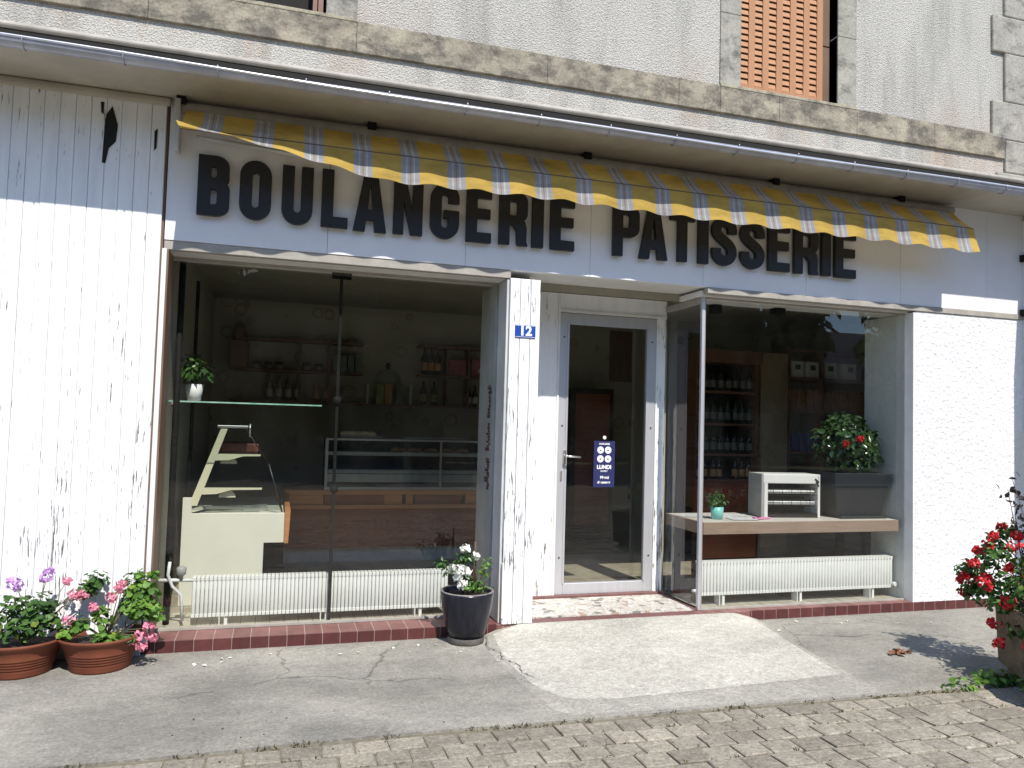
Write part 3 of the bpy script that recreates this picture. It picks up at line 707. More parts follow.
# right shop window
RW = fixn(ring(3.36, 5.43, .088, .112, .0785, 2.656, .014, .004).build('shop_window', 'grey_trim', B))
G().add([(3.35, .10, .09), (5.43, .10, .09), (5.43, .10, 2.632), (3.35, .10, 2.632)], [(0, 1, 2, 3)]).build('glass_pane', 'glass', RW)
G().add([(3.343, .12, .09), (3.343, .74, .09), (3.343, .74, 2.632), (3.343, .12, 2.632)], [(3, 2, 1, 0)]).build('side_pane', 'glass_side', RW)
G().box(3.329, 3.357, .084, .116, .078, 2.655).build('corner_pole', 'alu', RW, .003)
G().box(3.325, 3.36, .735, .77, .078, 2.70).build('rear_frame', 'cream', RW, .003)
G().box(3.325, 3.36, .118, .735, 2.60, 2.65).build('side_rail', 'grey_trim', RW, .002)
G().box(3.325, 3.36, .118, .735, .08, .092).build('side_rail', 'grey_trim', RW, .002)
G().box(5.43, 5.60, .12, .60, .08, 2.65).build('bay_wall', 'bay_wall', RW)
G().box(3.62, 3.70, .38, .46, 2.58, 2.65).build('lamp_fitting', 'black_iron', RW)
G().box(4.20, 4.30, .3, .4, 2.6, 2.65).build('lamp_fitting', 'black_iron', RW)
# door wall
G().box(1.872, 2.29, .70, .78, .08, 2.722).build('door_side_panel', 'paint', B, .003)
G().box(2.29, 3.335, .705, .77, 2.535, 2.722).build('door_side_panel', 'paint', B, .003)
G().box(1.866, 1.874, .25, .70, .08, 2.72).build('recess_wall', 'paint_col', B)
G().box(2.285, 2.305, .69, .70, .09, 2.722).build('door_moulding', 'white_trim', B, .002)
G().box(2.30, 3.33, .692, .706, 2.535, 2.56).build('door_moulding', 'white_trim', B, .002)
G().box(3.235, 3.325, .70, .77, .08, 2.535).build('door_post', 'paint_col', B, .003)
D = G().box(2.306, 2.385, .70, .75, .105, 2.53).box(3.145, 3.232, .70, .75, .105, 2.53).box(2.385, 3.145, .70, .75, 2.44, 2.53).box(2.385, 3.145, .70, .75, .105, .20).build('door', 'alu', B, .004)
G().add([(2.385, .73, .2), (3.145, .73, .2), (3.145, .73, 2.44), (2.385, .73, 2.44)], [(0, 1, 2, 3)]).build('glass_pane', 'glass_side', D)
G().box(2.375, 2.392, .693, .70, .2, 2.44).build('glazing_bead', 'alu', D)
G().box(3.138, 3.155, .693, .70, .2, 2.44).build('glazing_bead', 'alu', D)
G().box(2.392, 3.138, .693, .70, 2.432, 2.447).build('glazing_bead', 'alu', D)
G().box(2.36, 2.382, .68, .70, 1.22, 1.34).tube([(2.371, .685, 1.29), (2.371, .63, 1.29), (2.385, .62, 1.29), (2.49, .62, 1.283)], .0095, 8).build('handle', 'chrome', D)
G().box(2.338, 2.352, .69, .70, 1.08, 1.16).build('lock', 'chrome', D)
for xx in (2.345, 3.19):
    for zz in (.42, 1.55, 2.32): G().tube([(xx, .694, zz), (xx, .703, zz)], .007, 8).build('screw', 'black_iron', D)
# shop interior shell
G().box(-.80, 6.9, .74, 4.05, .0, .118).build('shop_floor', 'floor', B)
G().box(-.80, 6.9, .42, 4.05, 2.92, 2.96).build('shop_ceiling', 'ceiling', B)
G().box(-.8, 6.9, .425, .46, 2.655, 2.92).build('shop_ceiling', 'ceiling', B)
G().box(-.80, 6.9, 4.0, 4.06, .1, 2.96).build('shop_back_wall', 'paper', B)
G().box(-.86, -.76, .26, 4.0, .08, 2.92).build('shop_side_wall', 'ceiling', B)
G().box(6.8, 6.9, .06, 4.0, .08, 2.92).build('shop_side_wall', 'ceiling', B)
G().box(-.76, 6.9, .42, .45, 2.655, 2.92).build('shop_header_back', 'ceiling', B)
# unseen box added past the right end to cast shade on the front
G().box(6.715, 7.9, -1.15, .0, 1.60, 3.62).build('shade_box', 'sign_white', B, .004)
for zz in (2.70, 3.22): G().box(6.675, 6.714, -.06, .0, zz, zz + .065).build('black_bracket', 'black_iron', B, .004)

# ------------------------------------------------------------------ sign letters
S = thing('shop_sign', 'long white fascia with thick black capital letters reading BOULANGERIE PATISSERIE', 'shop sign', (0, 0, 2.72))
g = G(); ex = [-.775, .28, 1.28, 2.28, 3.28, 4.28, 5.28, 6.28, 8.2]
for a, b in zip(ex, ex[1:]): g.box(a + .0012, b - .0012, 0, .058, 2.719, 3.664)
g.build('fascia', 'sign_white', S, .0015)
def arc(cx, cy, rx, ry, a0, a1, n=12): return [(cx + rx * math.cos(R(a0 + (a1 - a0) * k / n)), cy + ry * math.sin(R(a0 + (a1 - a0) * k / n))) for k in range(n + 1)]
def offs(path, hw):
    out = []; inn = []
    for i, p in enumerate(path):
        a = Vector(path[max(i - 1, 0)]); b = Vector(path[min(i + 1, len(path) - 1)]); d = (b - a).normalized(); n = Vector((-d.y, d.x))
        out.append((p[0] + n.x * hw, p[1] + n.y * hw)); inn.append((p[0] - n.x * hw, p[1] - n.y * hw))
    return out, inn
def glyph(ch, w, H, t):
    h = t * .92
    if ch == 'I': return [[(0, 0), (w, 0), (w, H), (0, H)]]
    if ch == 'L': return [[(0, 0), (w, 0), (w, h), (t, h), (t, H), (0, H)]]
    if ch == 'T': return [[(w / 2 - t / 2, 0), (w / 2 + t / 2, 0), (w / 2 + t / 2, H - h), (w, H - h), (w, H), (0, H), (0, H - h), (w / 2 - t / 2, H - h)]]
    if ch == 'E':
        m = H * .53; return [[(0, 0), (w, 0), (w, h), (t, h), (t, m - h / 2), (w * .95, m - h / 2), (w * .95, m + h / 2), (t, m + h / 2), (t, H - h), (w, H - h), (w, H), (0, H)]]
    if ch == 'U':
        r = w / 2; ri = r - t; return [[(0, H), (0, r)] + arc(r, r, r, r, 180, 360)[1:-1] + [(w, r), (w, H), (w - t, H), (w - t, r)] + arc(r, r, ri, ri * .9, 360, 180)[1:-1] + [(t, r), (t, H)]]
    if ch == 'O':
        r = w / 2; ri = r - t
        return [arc(r, r, r, r, 180, 360) + arc(r, H - r, r, r, 0, 180), arc(r, r, ri, ri * .95, 180, 360) + arc(r, H - r, ri, ri * .95, 0, 180)]
    if ch == 'B':
        r = w * .42; m = H * .53; q = .032
        return [[(0, 0)] + arc(w - r, r * .8, r, r * .8, 270, 360, 8) + arc(w - q, m - .03, q, .03, 0, 60, 4) + arc(w - q - .006, m + .035, q, .03, -60, 0, 4) + arc(w - r - .006, H - r * .8, r, r * .8, 0, 90, 8) + [(0, H)],
                [(t, h)] + arc(w - t - .02, h + .02, .022, .02, 270, 360, 4) + arc(w - t - .02, m - h / 2 - .02, .022, .02, 0, 90, 4) + [(t, m - h / 2)],
                [(t, m + h / 2)] + arc(w - t - .026, m + h / 2 + .02, .022, .02, 270, 360, 4) + arc(w - t - .026, H - h - .02, .022, .02, 0, 90, 4) + [(t, H - h)]]
    if ch in 'PR':
        r = w * .40; m = H * .46; ps = [[(0, 0), (t, 0)]]
        if ch == 'P': ps[0] += [(t, m - h / 2)]
        else: ps[0] += [(t, m - h / 2), (w * .5, m - h / 2), (w - t - .004, m - h * .5 - .04), (w - t, .02), (w - t + .006, 0), (w + .004, 0), (w - .008, .03), (w - .006, m - h / 2 - .02), (w - .02, m - .004)]
        ps[0] += arc(w - r, m - h / 2 + r * .85 + (0 if ch == 'P' else .02), r, r * .85, 270 if ch == 'P' else 310, 360, 8) + arc(w - r, H - r * .85, r, r * .85, 0, 90, 8) + [(0, H)]
        ps.append([(t, m + h / 2)] + arc(w - t - .02, m + h / 2 + .02, .022, .02, 270, 360, 4) + arc(w - t - .02, H - h - .02, .022, .02, 0, 90, 4) + [(t, H - h)])
        return ps
    if ch == 'A':
        a = w / 2; tw = t * .62; y1 = H * .20; y2 = H * .20 + h
        lx = lambda y: (a - tw) * y / H
        inx = lambda y: t * 1.02 + (a - t * 1.02) * y / (H * .86)
        return [[(0, 0), (t * 1.02, 0), (inx(y1), y1), (w - inx(y1), y1), (w - t * 1.02, 0), (w, 0), (a + tw, H), (a - tw, H)],
                [(inx(y2), y2), (w - inx(y2), y2), (a + .004, H * .82), (a - .004, H * .82)]]
    if ch == 'N':
        return [[(0, 0), (t * .9, 0), (t * .9, H * .62), (w - t * 1.05, 0), (w, 0), (w, H), (w - t * .9, H), (w - t * .9, H * .40), (t * 1.05, H), (0, H)]]
    if ch == 'G':
        r = w / 2; ri = r - t
        return [[(w, H * .66), (w, H - r)] + arc(r, H - r, r, r, 0, 180)[1:] + arc(r, r, r, r, 180, 360)[0:] + [(w, H * .52), (r - .005, H * .52), (r - .005, H * .52 - h * .8), (w - t, H * .52 - h * .8), (w - t, r)] + arc(r, r, ri, ri, 360, 180)[1:] + arc(r, H - r, ri, ri, 180, 0) + [(w - t, H * .66)]]
    if ch == 'S':
        r = (w - t) / 2; c = w / 2; top = H - t / 2 - r; bot = t / 2 + r
        path = [(w - t / 2, H * .66), (w - t / 2, top)] + arc(c, top, r, r, 0, 180)[1:]
        p0, p3 = Vector((t / 2, top)), Vector((w - t / 2, bot)); p1, p2 = Vector((t / 2, H * .53)), Vector((w - t / 2, H * .50))
        for k in range(1, 14):
            s = k / 14; q = p0 * (1 - s) ** 3 + p1 * 3 * s * (1 - s) ** 2 + p2 * 3 * s * s * (1 - s) + p3 * s ** 3; path.append((q.x, q.y))
        path += arc(c, bot, r, r, 0, -180) + [(t / 2, H * .34)]
        a, b = offs(path, t / 2); return [a + b[::-1]]
def letter_mesh(polys, ext, name):
    cu = bpy.data.curves.new(name, 'CURVE'); cu.dimensions = '2D'; cu.fill_mode = 'BOTH'; cu.extrude = ext; cu.bevel_depth = .0016
    for p in polys:
        sp = cu.splines.new('POLY'); sp.points.add(len(p) - 1); sp.use_cyclic_u = True
        for i, q in enumerate(p): sp.points[i].co = (q[0], q[1], 0, 1)
    tmp = bpy.data.objects.new(name, cu); COL.objects.link(tmp)
    me = bpy.data.meshes.new_from_object(tmp.evaluated_get(bpy.context.evaluated_depsgraph_get()))
    bpy.data.objects.remove(tmp); bpy.data.curves.remove(cu); return me
LT = [('B', -.579, -.380), ('O', -.314, -.110), ('U', -.038, .167), ('L', .229, .409), ('A', .450, .681), ('N', .733, .941), ('G', 1.001, 1.212), ('E', 1.271, 1.459), ('R', 1.524, 1.742), ('I', 1.785, 1.871), ('E', 1.933, 2.124),
      ('P', 2.454, 2.675), ('A', 2.682, 2.924), ('T', 2.953, 3.170), ('I', 3.210, 3.296), ('S', 3.334, 3.559), ('S', 3.602, 3.828), ('E', 3.872, 4.075), ('R', 4.127, 4.362), ('I', 4.405, 4.491), ('E', 4.541, 4.751)]
for ch, a, b in LT:
    me = letter_mesh(glyph(ch, b - a, .405, .078), .017, 'letter'); me.materials.append(M['letter_black'])
    o = bpy.data.objects.new('letter', me); COL.objects.link(o); o.parent = S
    o.rotation_euler = (R(90), 0, R(rnd.uniform(-.3, .3))); o.location = (a, -.034, 2.897 - 2.72 + rnd.uniform(-.004, .004))

def text_mesh(txt, size, ext, offset=0, sx=1):
    cu = bpy.data.curves.new('t', 'FONT'); cu.body = txt; cu.size = size; cu.extrude = ext; cu.offset = offset; cu.align_x = 'CENTER'; cu.align_y = 'CENTER'
    o = bpy.data.objects.new('t', cu); COL.objects.link(o)
    me = bpy.data.meshes.new_from_object(o.evaluated_get(bpy.context.evaluated_depsgraph_get()))
    bpy.data.objects.remove(o); bpy.data.curves.remove(cu)
    for v in me.vertices: v.co.x *= sx
    return me
def put_text(name, txt, size, m, parent, x, y, z, offset=0, sx=1, ext=.0008):
    me = text_mesh(txt, size, ext, offset, sx); me.materials.append(M[m]); o = bpy.data.objects.new(name, me); COL.objects.link(o)
    o.parent = parent; org = ORG[parent.name]; o.rotation_euler = (R(90), 0, 0); o.location = (x - org.x, y - org.y, z - org.z); return o

NP = thing('house_number_plate', 'small blue enamel plate with white number 12 on the peeling pillar', 'number plate', (1.755, -.02, 2.25))
G().box(1.675, 1.838, -.027, -.0185, 2.207, 2.303).build('plate', 'enamel_blue', NP, .003)
G().box(1.680, 1.833, -.0285, -.0272, 2.2115, 2.2140).box(1.680, 1.833, -.0285, -.0272, 2.296, 2.2985).build('border', 'mark_white', NP)
put_text('number', '12', .098, 'mark_white', NP, 1.757, -.0285, 2.255, .0035, 1.05)

# ------------------------------------------------------------------ awning
A = thing('awning', 'half rolled awning of yellow cloth with grey and white stripes above the sign', 'awning', (0, 0, 3.38))
g = G(); nx = 180; X0, X1 = -.67, 5.78
vsx = []
for i in range(nx + 1):
    x = X0 + (X1 - X0) * i / nx
    for j in range(6):
        t = j / 5; y = -.06 - .245 * t; z = 3.605 - .225 * t - .018 * math.sin(math.pi * t) + .004 * math.sin(x * 9 + t * 2)
        vsx.append((x, y, z))
g.add(vsx, [(i * 6 + j, i * 6 + j + 1, (i + 1) * 6 + j + 1, (i + 1) * 6 + j) for i in range(nx) for j in range(5)], True)
g.build('canopy', 'awning', A)
g = G(); vsx = []; rows = 6
for i in range(nx + 1):
    x = X0 + (X1 - X0) * i / nx
    drop = min(.186 + .006 * max(0, x), .03 + max(0, x - X0) * .126)
    wob = (.009 * math.cos(2 * math.pi * (x + .49) / .3226) + .005 * math.sin(x * 2.3)) * min(1, max(0, x - X0) / 1.5)
    out = .05 + .15 * max(0, 1 - (x - X0) / 1.25)
    for j in range(rows + 1):
        t = j / rows
        vsx.append((x, -.306 - out * t ** 1.3 + .012 * t * math.sin(2 * math.pi * (x + .3) / .3226) + .01 * t * math.sin(x * 3.1), 3.376 - drop * t - wob * t))
g.add(vsx, [(i * (rows + 1) + j, i * (rows + 1) + j + 1, (i + 1) * (rows + 1) + j + 1, (i + 1) * (rows + 1) + j) for i in range(nx) for j in range(rows)], True)
g.build('valance', 'awning', A)
G().tube([(X0, -.299, 3.379), (X1, -.299, 3.379)], .0075, 8).build('front_bar', 'shutter_dark', A)
G().tube([(X0 - .03, -.055, 3.60), (X1 + .02, -.055, 3.60)], .042, 14).build('roller', 'grey_trim', A)
for xx in (-.70, .55, 2.2, 3.9, 5.2): G().box(xx - .03, xx + .03, -.11, -.001, 3.61, 3.662).build('wall_bracket', 'black_iron', A, .004)
G().box(-.735, -.70, -.12, -.001, 3.30, 3.64).build('end_bracket', 'grey_frame', A, .006)
for xa, xb in ((-.60, .35), (5.70, 4.75)):
    G().tube([(xa, -.04, 3.42), (xb, -.10, 3.35), (xa * .7 + xb * .3, -.28, 3.37)], .014, 8).tube([(xb, -.10, 3.33), (xb, -.10, 3.38)], .02, 8).build('folding_arm', 'grey_frame', A)

# ------------------------------------------------------------------ stickers on the window frame
T = thing('window_sticker', 'faded dark red vertical lettering strip on the grey window frame', 'sticker', (1.598, .36, 1.45))
for zs0, zs1, seed in ((1.62, 1.86, 1), (1.34, 1.56, 2), (1.05, 1.28, 3)):
    rr = random.Random(seed); g = G(); z = zs1; h = G()
    while z > zs0:
        dz = rr.uniform(.012, .03); y = .31 + rr.uniform(0, .04) 
        (g if rr.random() < .65 else h).box(1.5975, 1.5995, y, y + rr.uniform(.04, .12), z - dz, z - .003); z -= dz
    g.build('faded_word', 'mark_dark', T); h.build('faded_word', 'mark_red', T)

# door notice
T = thing('door_notice', 'navy blue card with four white discs hanging inside the glass door', 'notice', (2.75, .715, 1.2))
G().box(2.652, 2.853, .713, .716, 1.02, 1.425).build('card', 'navy', T)
G().tube([(2.752, .712, 1.455), (2.752, .718, 1.455)], .016, 12).build('suction_cup', 'white_pot', T)
for cx_, cz_ in ((2.715, 1.345), (2.787, 1.345), (2.715, 1.268), (2.787, 1.268)):
    ds = G().tube([(cx_, .7125, cz_), (cx_, .7105, cz_)], .031, 18).build('disc', 'mark_white', T)
    G().box(cx_ - .008, cx_ + .007, .7098, .7104, cz_ - .008, cz_ + .004).build('icon', 'navy', ds)
put_text('small_line', 'HORAIRES', .022, 'mark_white', T, 2.752, .7122, 1.398, .0006)
put_text('word', 'LUNDI', .046, 'mark_white', T, 2.752, .7122, 1.195, .002)
put_text('small_line', 'OUVERT', .018, 'mark_white', T, 2.752, .7122, 1.16, .0004)
put_text('word', 'Merci', .036, 'mark_white', T, 2.758, .7122, 1.105, .0012)
put_text('word', 'de sonner', .030, 'mark_white', T, 2.752, .7122, 1.063, .0012)

# ------------------------------------------------------------------ radiators
def radiator(name, label, x0, x1, y, z0, z1, n):
    t = thing(name, label, 'radiator', ((x0 + x1) / 2, y, .08), 'low white radiators behind the shop windows')
    g = G(); d = (x1 - x0) / n
    for i in range(n):
        a = x0 + i * d; c = a + d / 2
        g.tube([(c, y - .028, z0 + .012), (c, y - .028, z1 - .012)], d * .47, 8)
        g.tube([(c, y + .028, z0 + .012), (c, y + .028, z1 - .012)], d * .47, 6)
        for zz in (z0, z1 - .024): g.box(a + .002, a + d - .002, y - .042, y + .042, zz, zz + .024)
        for zz in (z0 + (z1 - z0) * .34, z0 + (z1 - z0) * .67): g.box(a + d * .05, a + d * .95, y - .020, y + .02, zz - .008, zz + .008)
    g.build('fins', 'radiator', t, .002)
    for xx in (x0 + .22, (x0 + x1) / 2, x1 - .22): G().box(xx - .035, xx - .028, y - .04, y + .04, .08, z0 + .01).box(xx + .0, xx + .022, y - .03, y + .03, .08, z0 + .01).build('leg', 'radiator', t)
    return t
rd = radiator('radiator', 'white ribbed radiator behind the left shop window, beside the black pot', -.53, 1.30, .36, .142, .42, 66)
G().tube([(-.75, .36, .40), (-.53, .36, .395)], .013, 8).tube([(-.68, .33, .53), (-.69, .34, .44), (-.66, .34, .36), (-.60, .34, .30), (-.585, .34, .12)], .011, 8).build('pipe', 'white_pot', rd)
G().lathe((-.605, .35, .40), [(.0, 0), (.012, .0), (.015, .03), (.03, .04), (.034, .085), (.02, .095), (0, .095)], 12).build('valve', 'heater_grey', rd)
rd = radiator('radiator', 'white ribbed radiator below the window table on the right', 3.42, 5.40, .245, .165, .445, 62)
G().tube([(3.37, .245, .20), (3.43, .245, .20)], .014, 8).tube([(5.39, .245, .20), (5.425, .245, .20)], .014, 8).tube([(5.40, .2, .20), (5.40, .17, .20)], .02, 8).build('valve', 'white_pot', rd)

# ------------------------------------------------------------------ left bay: end of the pastry case
T = thing('pastry_case', 'cream pastry counter end with slanted beige shelf support and glass front', 'display case', (-.3, 1.2, .12))
g = G(); g.prism([(-.665, .12), (-.07, .12), (-.07, .58), (.078, .58), (.078, .81), (-.60, .81), (-.60, .93), (-.665, .93)], 'y', .78, .80); fixn(g.build('end_panel', 'counter_white', T, .003))
G().box(-.665, -.08, .802, 2.1, .12, .575).build('base', 'cabinet_dark', T)
G().box(-.66, .07, .802, 2.1, .58, .80).build('bin', 'counter_white', T)
g = G(); g.prism([(.08, .575), (.112, .575), (.118, .70), (.122, .83), (.08, .83)], 'y', .775, 2.15); fixn(g.build('wood_trim', 'wood_orange', T))
g = G(); g.prism([(-.625, .865), (-.565, .865), (-.37, 1.455), (-.42, 1.455)], 'y', .80, .835); fixn(g.build('shelf_support', 'beige_support', T, .002))
G().box(-.445, -.22, .80, 2.0, 1.462, 1.482).build('top_bar', 'steel', T, .003)
for zz, xa, xb in ((1.26, -.45, -.12), (1.0, -.53, -.10)):
    sh = G().box(xa, xb, .82, 2.0, zz, zz + .008).build('shelf', 'glass_case', T)
    g = G(); g.prism([(xa - .02, zz - .05), (xa + .10, zz - .045), (xa + .2, zz - .015), (xb, zz - .012), (xb, zz + .002), (xa, zz + .002)], 'y', .802, .825); fixn(g.build('bracket', 'beige_support', sh))
    g = G(); g.prism([(-.355 + .062 * math.cos(R(a)), zz - .075 + .055 * math.sin(R(a))) for a in range(0, 181, 15)], 'y', .84, .86); fixn(g.build('price_holder', 'beige_support', sh))
g = G(); g.add([(-.24, .80, 1.46), (.055, .80, .815), (.055, 2.0, .815), (-.24, 2.0, 1.46)], [(0, 1, 2, 3)]); g.build('front_glass', 'glass_case', T)
g = G(); g.tube([(-.06, .80, 1.20), (.058, .80, .815)], .007, 6).tube([(-.24, .80, 1.46), (-.06, .80, 1.20)], .005, 6).build('glass_edge', 'cabinet_dark', T)
G().box(-.43, -.14, 1.0, 1.4, 1.27, 1.34).build('wooden_tray', 'wicker', T, .01)
G().obox((-.3, 1.1, .825), (.5, .04, .02), Matrix.Rotation(R(20), 3, 'Z')).obox((-.25, 1.0, .822), (.4, .02, .015), Matrix.Rotation(R(-8), 3, 'Z')).build('bin_rail', 'steel', T)

# glass shelf with potted plant
T = thing('glass_shelf', 'clear glass shelf with green edge across the left shop window', 'shelf', (-.2, .6, 1.65))
G().box(-.755, .31, .45, .78, 1.648, 1.656).build('glass_plate', 'glass_case', T)
G().box(-.755, .31, .4485, .45, 1.647, 1.657).build('front_edge', 'glass_edge', T)
G().tube([(-.20, .6, 1.40), (-.20, .6, 1.50)], .008, 6).tube([(-.74, .44, 1.63), (-.70, .44, 1.63)], .02, 8).build('shelf_bracket', 'steel', T)
def potted(name, label, x, y, z, r0, r1, h, pm, leaves, lm, rad, ln, wd, cz, shape='oval'):
    t = thing(name, label, 'potted plant', (x, y, z))
    G().lathe((x, y, z), [(0, 0), (r0, 0), (r1, h), (r1 - .006, h), (r1 - .008, h - .012), (0, h - .014)], 22).build('pot', pm, t)
    g = G(); blob_leaves(g, (x, y, z + cz), rad, leaves, ln, wd, shape, .2, .6); 
    g.build('foliage', lm, t)
    g = G()
    for k in range(7):
        a = k * .9; g.tube([(x + .01 * math.cos(a), y + .01 * math.sin(a), z + h - .02), (x + rad[0] * .6 * math.cos(a), y + rad[1] * .6 * math.sin(a), z + cz)], .003, 5)
    g.build('stem', 'stem', t); return t
potted('houseplant', 'leafy houseplant in small white pot on the glass shelf', -.60, .58, 1.657, .045, .063, .125, 'white_pot', 130, 'shade_leaf', (.13, .11, .12), .06, .03, .23)

# ------------------------------------------------------------------ service counter with chilled case
T = thing('service_counter', 'long red brown service counter with orange wood band under the chilled case', 'counter', (1.2, 2.4, .12))
G().box(.10, 2.6, 2.34, 2.9, .27, .66).build('front_panel', 'wood_red', T)
G().box(.10, 2.6, 2.40, 2.9, .12, .27).build('plinth', 'grey_frame', T)
G().box(.09, 2.6, 2.30, 2.9, .66, .70).box(.09, 2.6, 2.30, 2.9, .80, .845).box(.09, .46, 2.32, 2.9, .70, .80).build('wood_band', 'wood_orange', T, .004)
for a, b, m in ((.47, 1.06, 'wood_red'), (1.06, 1.24, 'wood_orange'), (1.28, 1.35, 'wood_orange'), (1.37, 1.86, 'wood_red'), (1.90, 2.5, 'wood_orange')): G().box(a, b, 2.325, 2.4, .702, .798).build('inset_panel', m, T)
T = thing('chilled_case', 'glass chilled display case with steel shelves on the service counter', 'display case', (1.2, 2.5, .85))
G().box(.46, 2.6, 2.31, 2.36, .847, .875).box(.46, 2.6, 2.33, 2.36, 1.34, 1.36).box(.46, .49, 2.33, 2.36, .875, 1.34).box(1.62, 1.64, 2.33, 2.36, .875, 1.34).box(.46, 2.6, 2.36, 2.38, .92, 1.0).build('case_frame', 'steel', T, .002)
for z in (1.02, 1.20): G().box(.47, 2.6, 2.38, 2.8, z, z + .02).box(.47, 2.6, 2.365, 2.38, z - .012, z + .025).build('shelf', 'steel', T)
G().box(.47, 2.6, 2.82, 2.84, .85, 1.36).build('back_panel', 'cabinet_dark', T)
G().add([(.49, 2.345, .875), (2.6, 2.345, .875), (2.6, 2.345, 1.34), (.49, 2.345, 1.34)], [(0, 1, 2, 3)]).build('front_glass', 'glass_case', T)
G().box(.46, 2.6, 2.33, 2.8, 1.362, 1.37).build('top_glass', 'glass_case', T)
def loaf(n, x, y, z, ln, r, m, label, grp):
    g = G(); pts = [(x - ln / 2 + ln * k / 8, y, z + r * .8) for k in range(9)]; g.tube(pts, [r * (.35 + .65 * math.sin(math.pi * (k + .6) / 9.2)) * (1 + .08 * math.sin(k * 3)) for k in range(9)], 10)
    return tag(g.build(n, m), label, 'bread', grp)
for k in range(5): loaf('bread_roll', .66 + k * .065, 2.46, 1.371, .10, .035, 'bread_pale', 'pale plaited bread roll in the row on top of the chilled case', 'bread rolls on the chilled case')
for k in range(5): loaf('baguette', 1.2 + k * .17, 2.46, 1.221, .15, .028, 'bread', 'short brown loaf on the upper shelf of the chilled case', 'loaves in the chilled case')
tag(G().box(.60, 1.02, 2.40, 2.56, 1.3705, 1.378).build('bread_tray', 'steel'), 'steel tray under the pale bread rolls', 'tray')
tag(G().box(1.25, 1.9, 2.42, 2.54, 1.3705, 1.3795).build('serving_tray', 'steel'), 'long steel tray right of the pale rolls', 'tray')

# ------------------------------------------------------------------ back shelves and goods
def shelf_unit(name, label, x0, x1, y0, y1, boards, posts, m='wood_shelf', back=False):
    t = thing(name, label, 'shelves', ((x0 + x1) / 2, y0, boards[0]))
    for z in boards: G().box(x0, x1, y0, y1, z - .025, z).build('board', m, t)
    for p in posts: G().box(p - .012, p + .012, y0 + .02, y1, min(boards), max(boards) - .025).build('upright', m, t)
    return t
shelf_unit('wall_shelf', 'brown wall shelves with jars and bottles on the left of the back wall', -.55, .95, 3.76, 4.0, [1.74, 2.10, 2.46], [.22, .55])
shelf_unit('wall_shelf', 'brown wall shelves with wine and pink cartons on the right of the back wall', 1.62, 2.62, 3.76, 4.0, [1.74, 2.12, 2.48], [1.98, 2.25])
shelf_unit('wall_shelf', 'low brown wall shelf between the two groups of wall shelves', .96, 1.61, 3.76, 4.0, [1.74], [])
bproto = {}
def bottle(x, y, z, h, r, bm, lm, label, grp, key):
    if key not in bproto:
        t = thing('bottle', label, 'bottle', (x, y, z), grp)
        G().lathe((x, y, z), [(0, 0), (r, 0), (r, h * .58), (r * .8, h * .68), (r * .36, h * .78), (r * .34, h), (0, h)], 14).build('glass_body', bm, t)
        G().lathe((x, y, z), [(r * 1.02, h * .16), (r * 1.02, h * .46)], 14).build('paper_label', lm, t)
        bproto[key] = t; return t
    c = copy_tree(bproto[key]); c.location = (x, y, z); c['label'] = label; c['group'] = grp; return c
for k in range(3): bottle(1.70 + k * .085, 3.86, 2.12, .33, .04, 'bottle', 'label_orange', 'dark bottle with orange label in the row of three by the pink cartons', 'orange labelled bottles', 'wine')
for k in range(4): bottle(-.11 + k * .105, 3.86, 1.74, .30, .035, 'jar', 'label_white', 'pale squat bottle in the row of four under the jar shelf', 'pale bottles under the jar shelf', 'pale')
for k in range(3): bottle(.42 + k * .12, 3.86, 1.74, .28, .035, 'juice', 'label_orange', 'orange drink bottle right of the pale bottles', 'orange drink bottles', 'juice')
for k in range(2): bottle(1.70 + k * .13, 3.86, 1.74, .30, .042, 'bottle', 'label_green', 'dark bottle with olive label below the orange labelled row', 'olive labelled bottles', 'olive')
for k in range(2): bottle(2.27 + k * .09, 3.86, 1.74, .28, .036, 'bottle', 'label_white', 'dark bottle with white label at the right end of the back shelf', 'white labelled bottles', 'whitel')
jp = None
for k, x in enumerate((-.42, -.27, -.14, -.02, .30, .43)):
    if jp is None:
        jp = thing('jar', 'small round jar with dark lid on the middle wall shelf', 'jar', (x, 3.86, 2.10), 'round jars on the middle shelf')
        G().lathe((x, 3.86, 2.10), [(0, 0), (.045, 0), (.052, .03), (.045, .065), (0, .07)], 14).build('jar_body', 'jar', jp)
        G().lathe((x, 3.86, 2.10), [(.046, .066), (.046, .09), (0, .092)], 14).build('lid', 'cabinet_dark', jp)
    else: c = copy_tree(jp); c.location = (x, 3.86, 2.10)
for k, (x0, x1, h) in enumerate(((2.0, 2.22, .20), (2.29, 2.46, .22))): tag(G().box(x0, x1, 3.80, 3.95, 2.12, 2.12 + h).build('carton', 'box_pink', None, .006), ('left' if k == 0 else 'right') + ' pink carton of the two on the top right shelf', 'carton')
for k in range(4): tag(G().box(.60 + k * .085, .67 + k * .085, 3.80, 3.95, 2.10, 2.31).build('tea_packet', 'box_green', None, .004), 'grey green packet standing at the right end of the jar shelf', 'packet', 'grey green packets')
for k, (x, m) in enumerate(((1.0, 'label_white'), (1.12, 'label_green'), (1.22, 'label_orange'), (1.36, 'box_green'), (1.52, 'label_white'))): tag(G().box(x, x + (.03 if m == 'label_white' else .09), 3.80, 3.93, 1.74, 1.98).build('book', m, None, .003), ['thin white book at the left end', 'olive book second from the left', 'orange book in the middle', 'grey green book', 'thin white book at the right end'][k] + ' of the row on the low wall shelf', 'book')
T = thing('glass_dome', 'glass cloche with dark knob standing behind the row of books', 'cloche', (1.25, 3.97, 2.0))
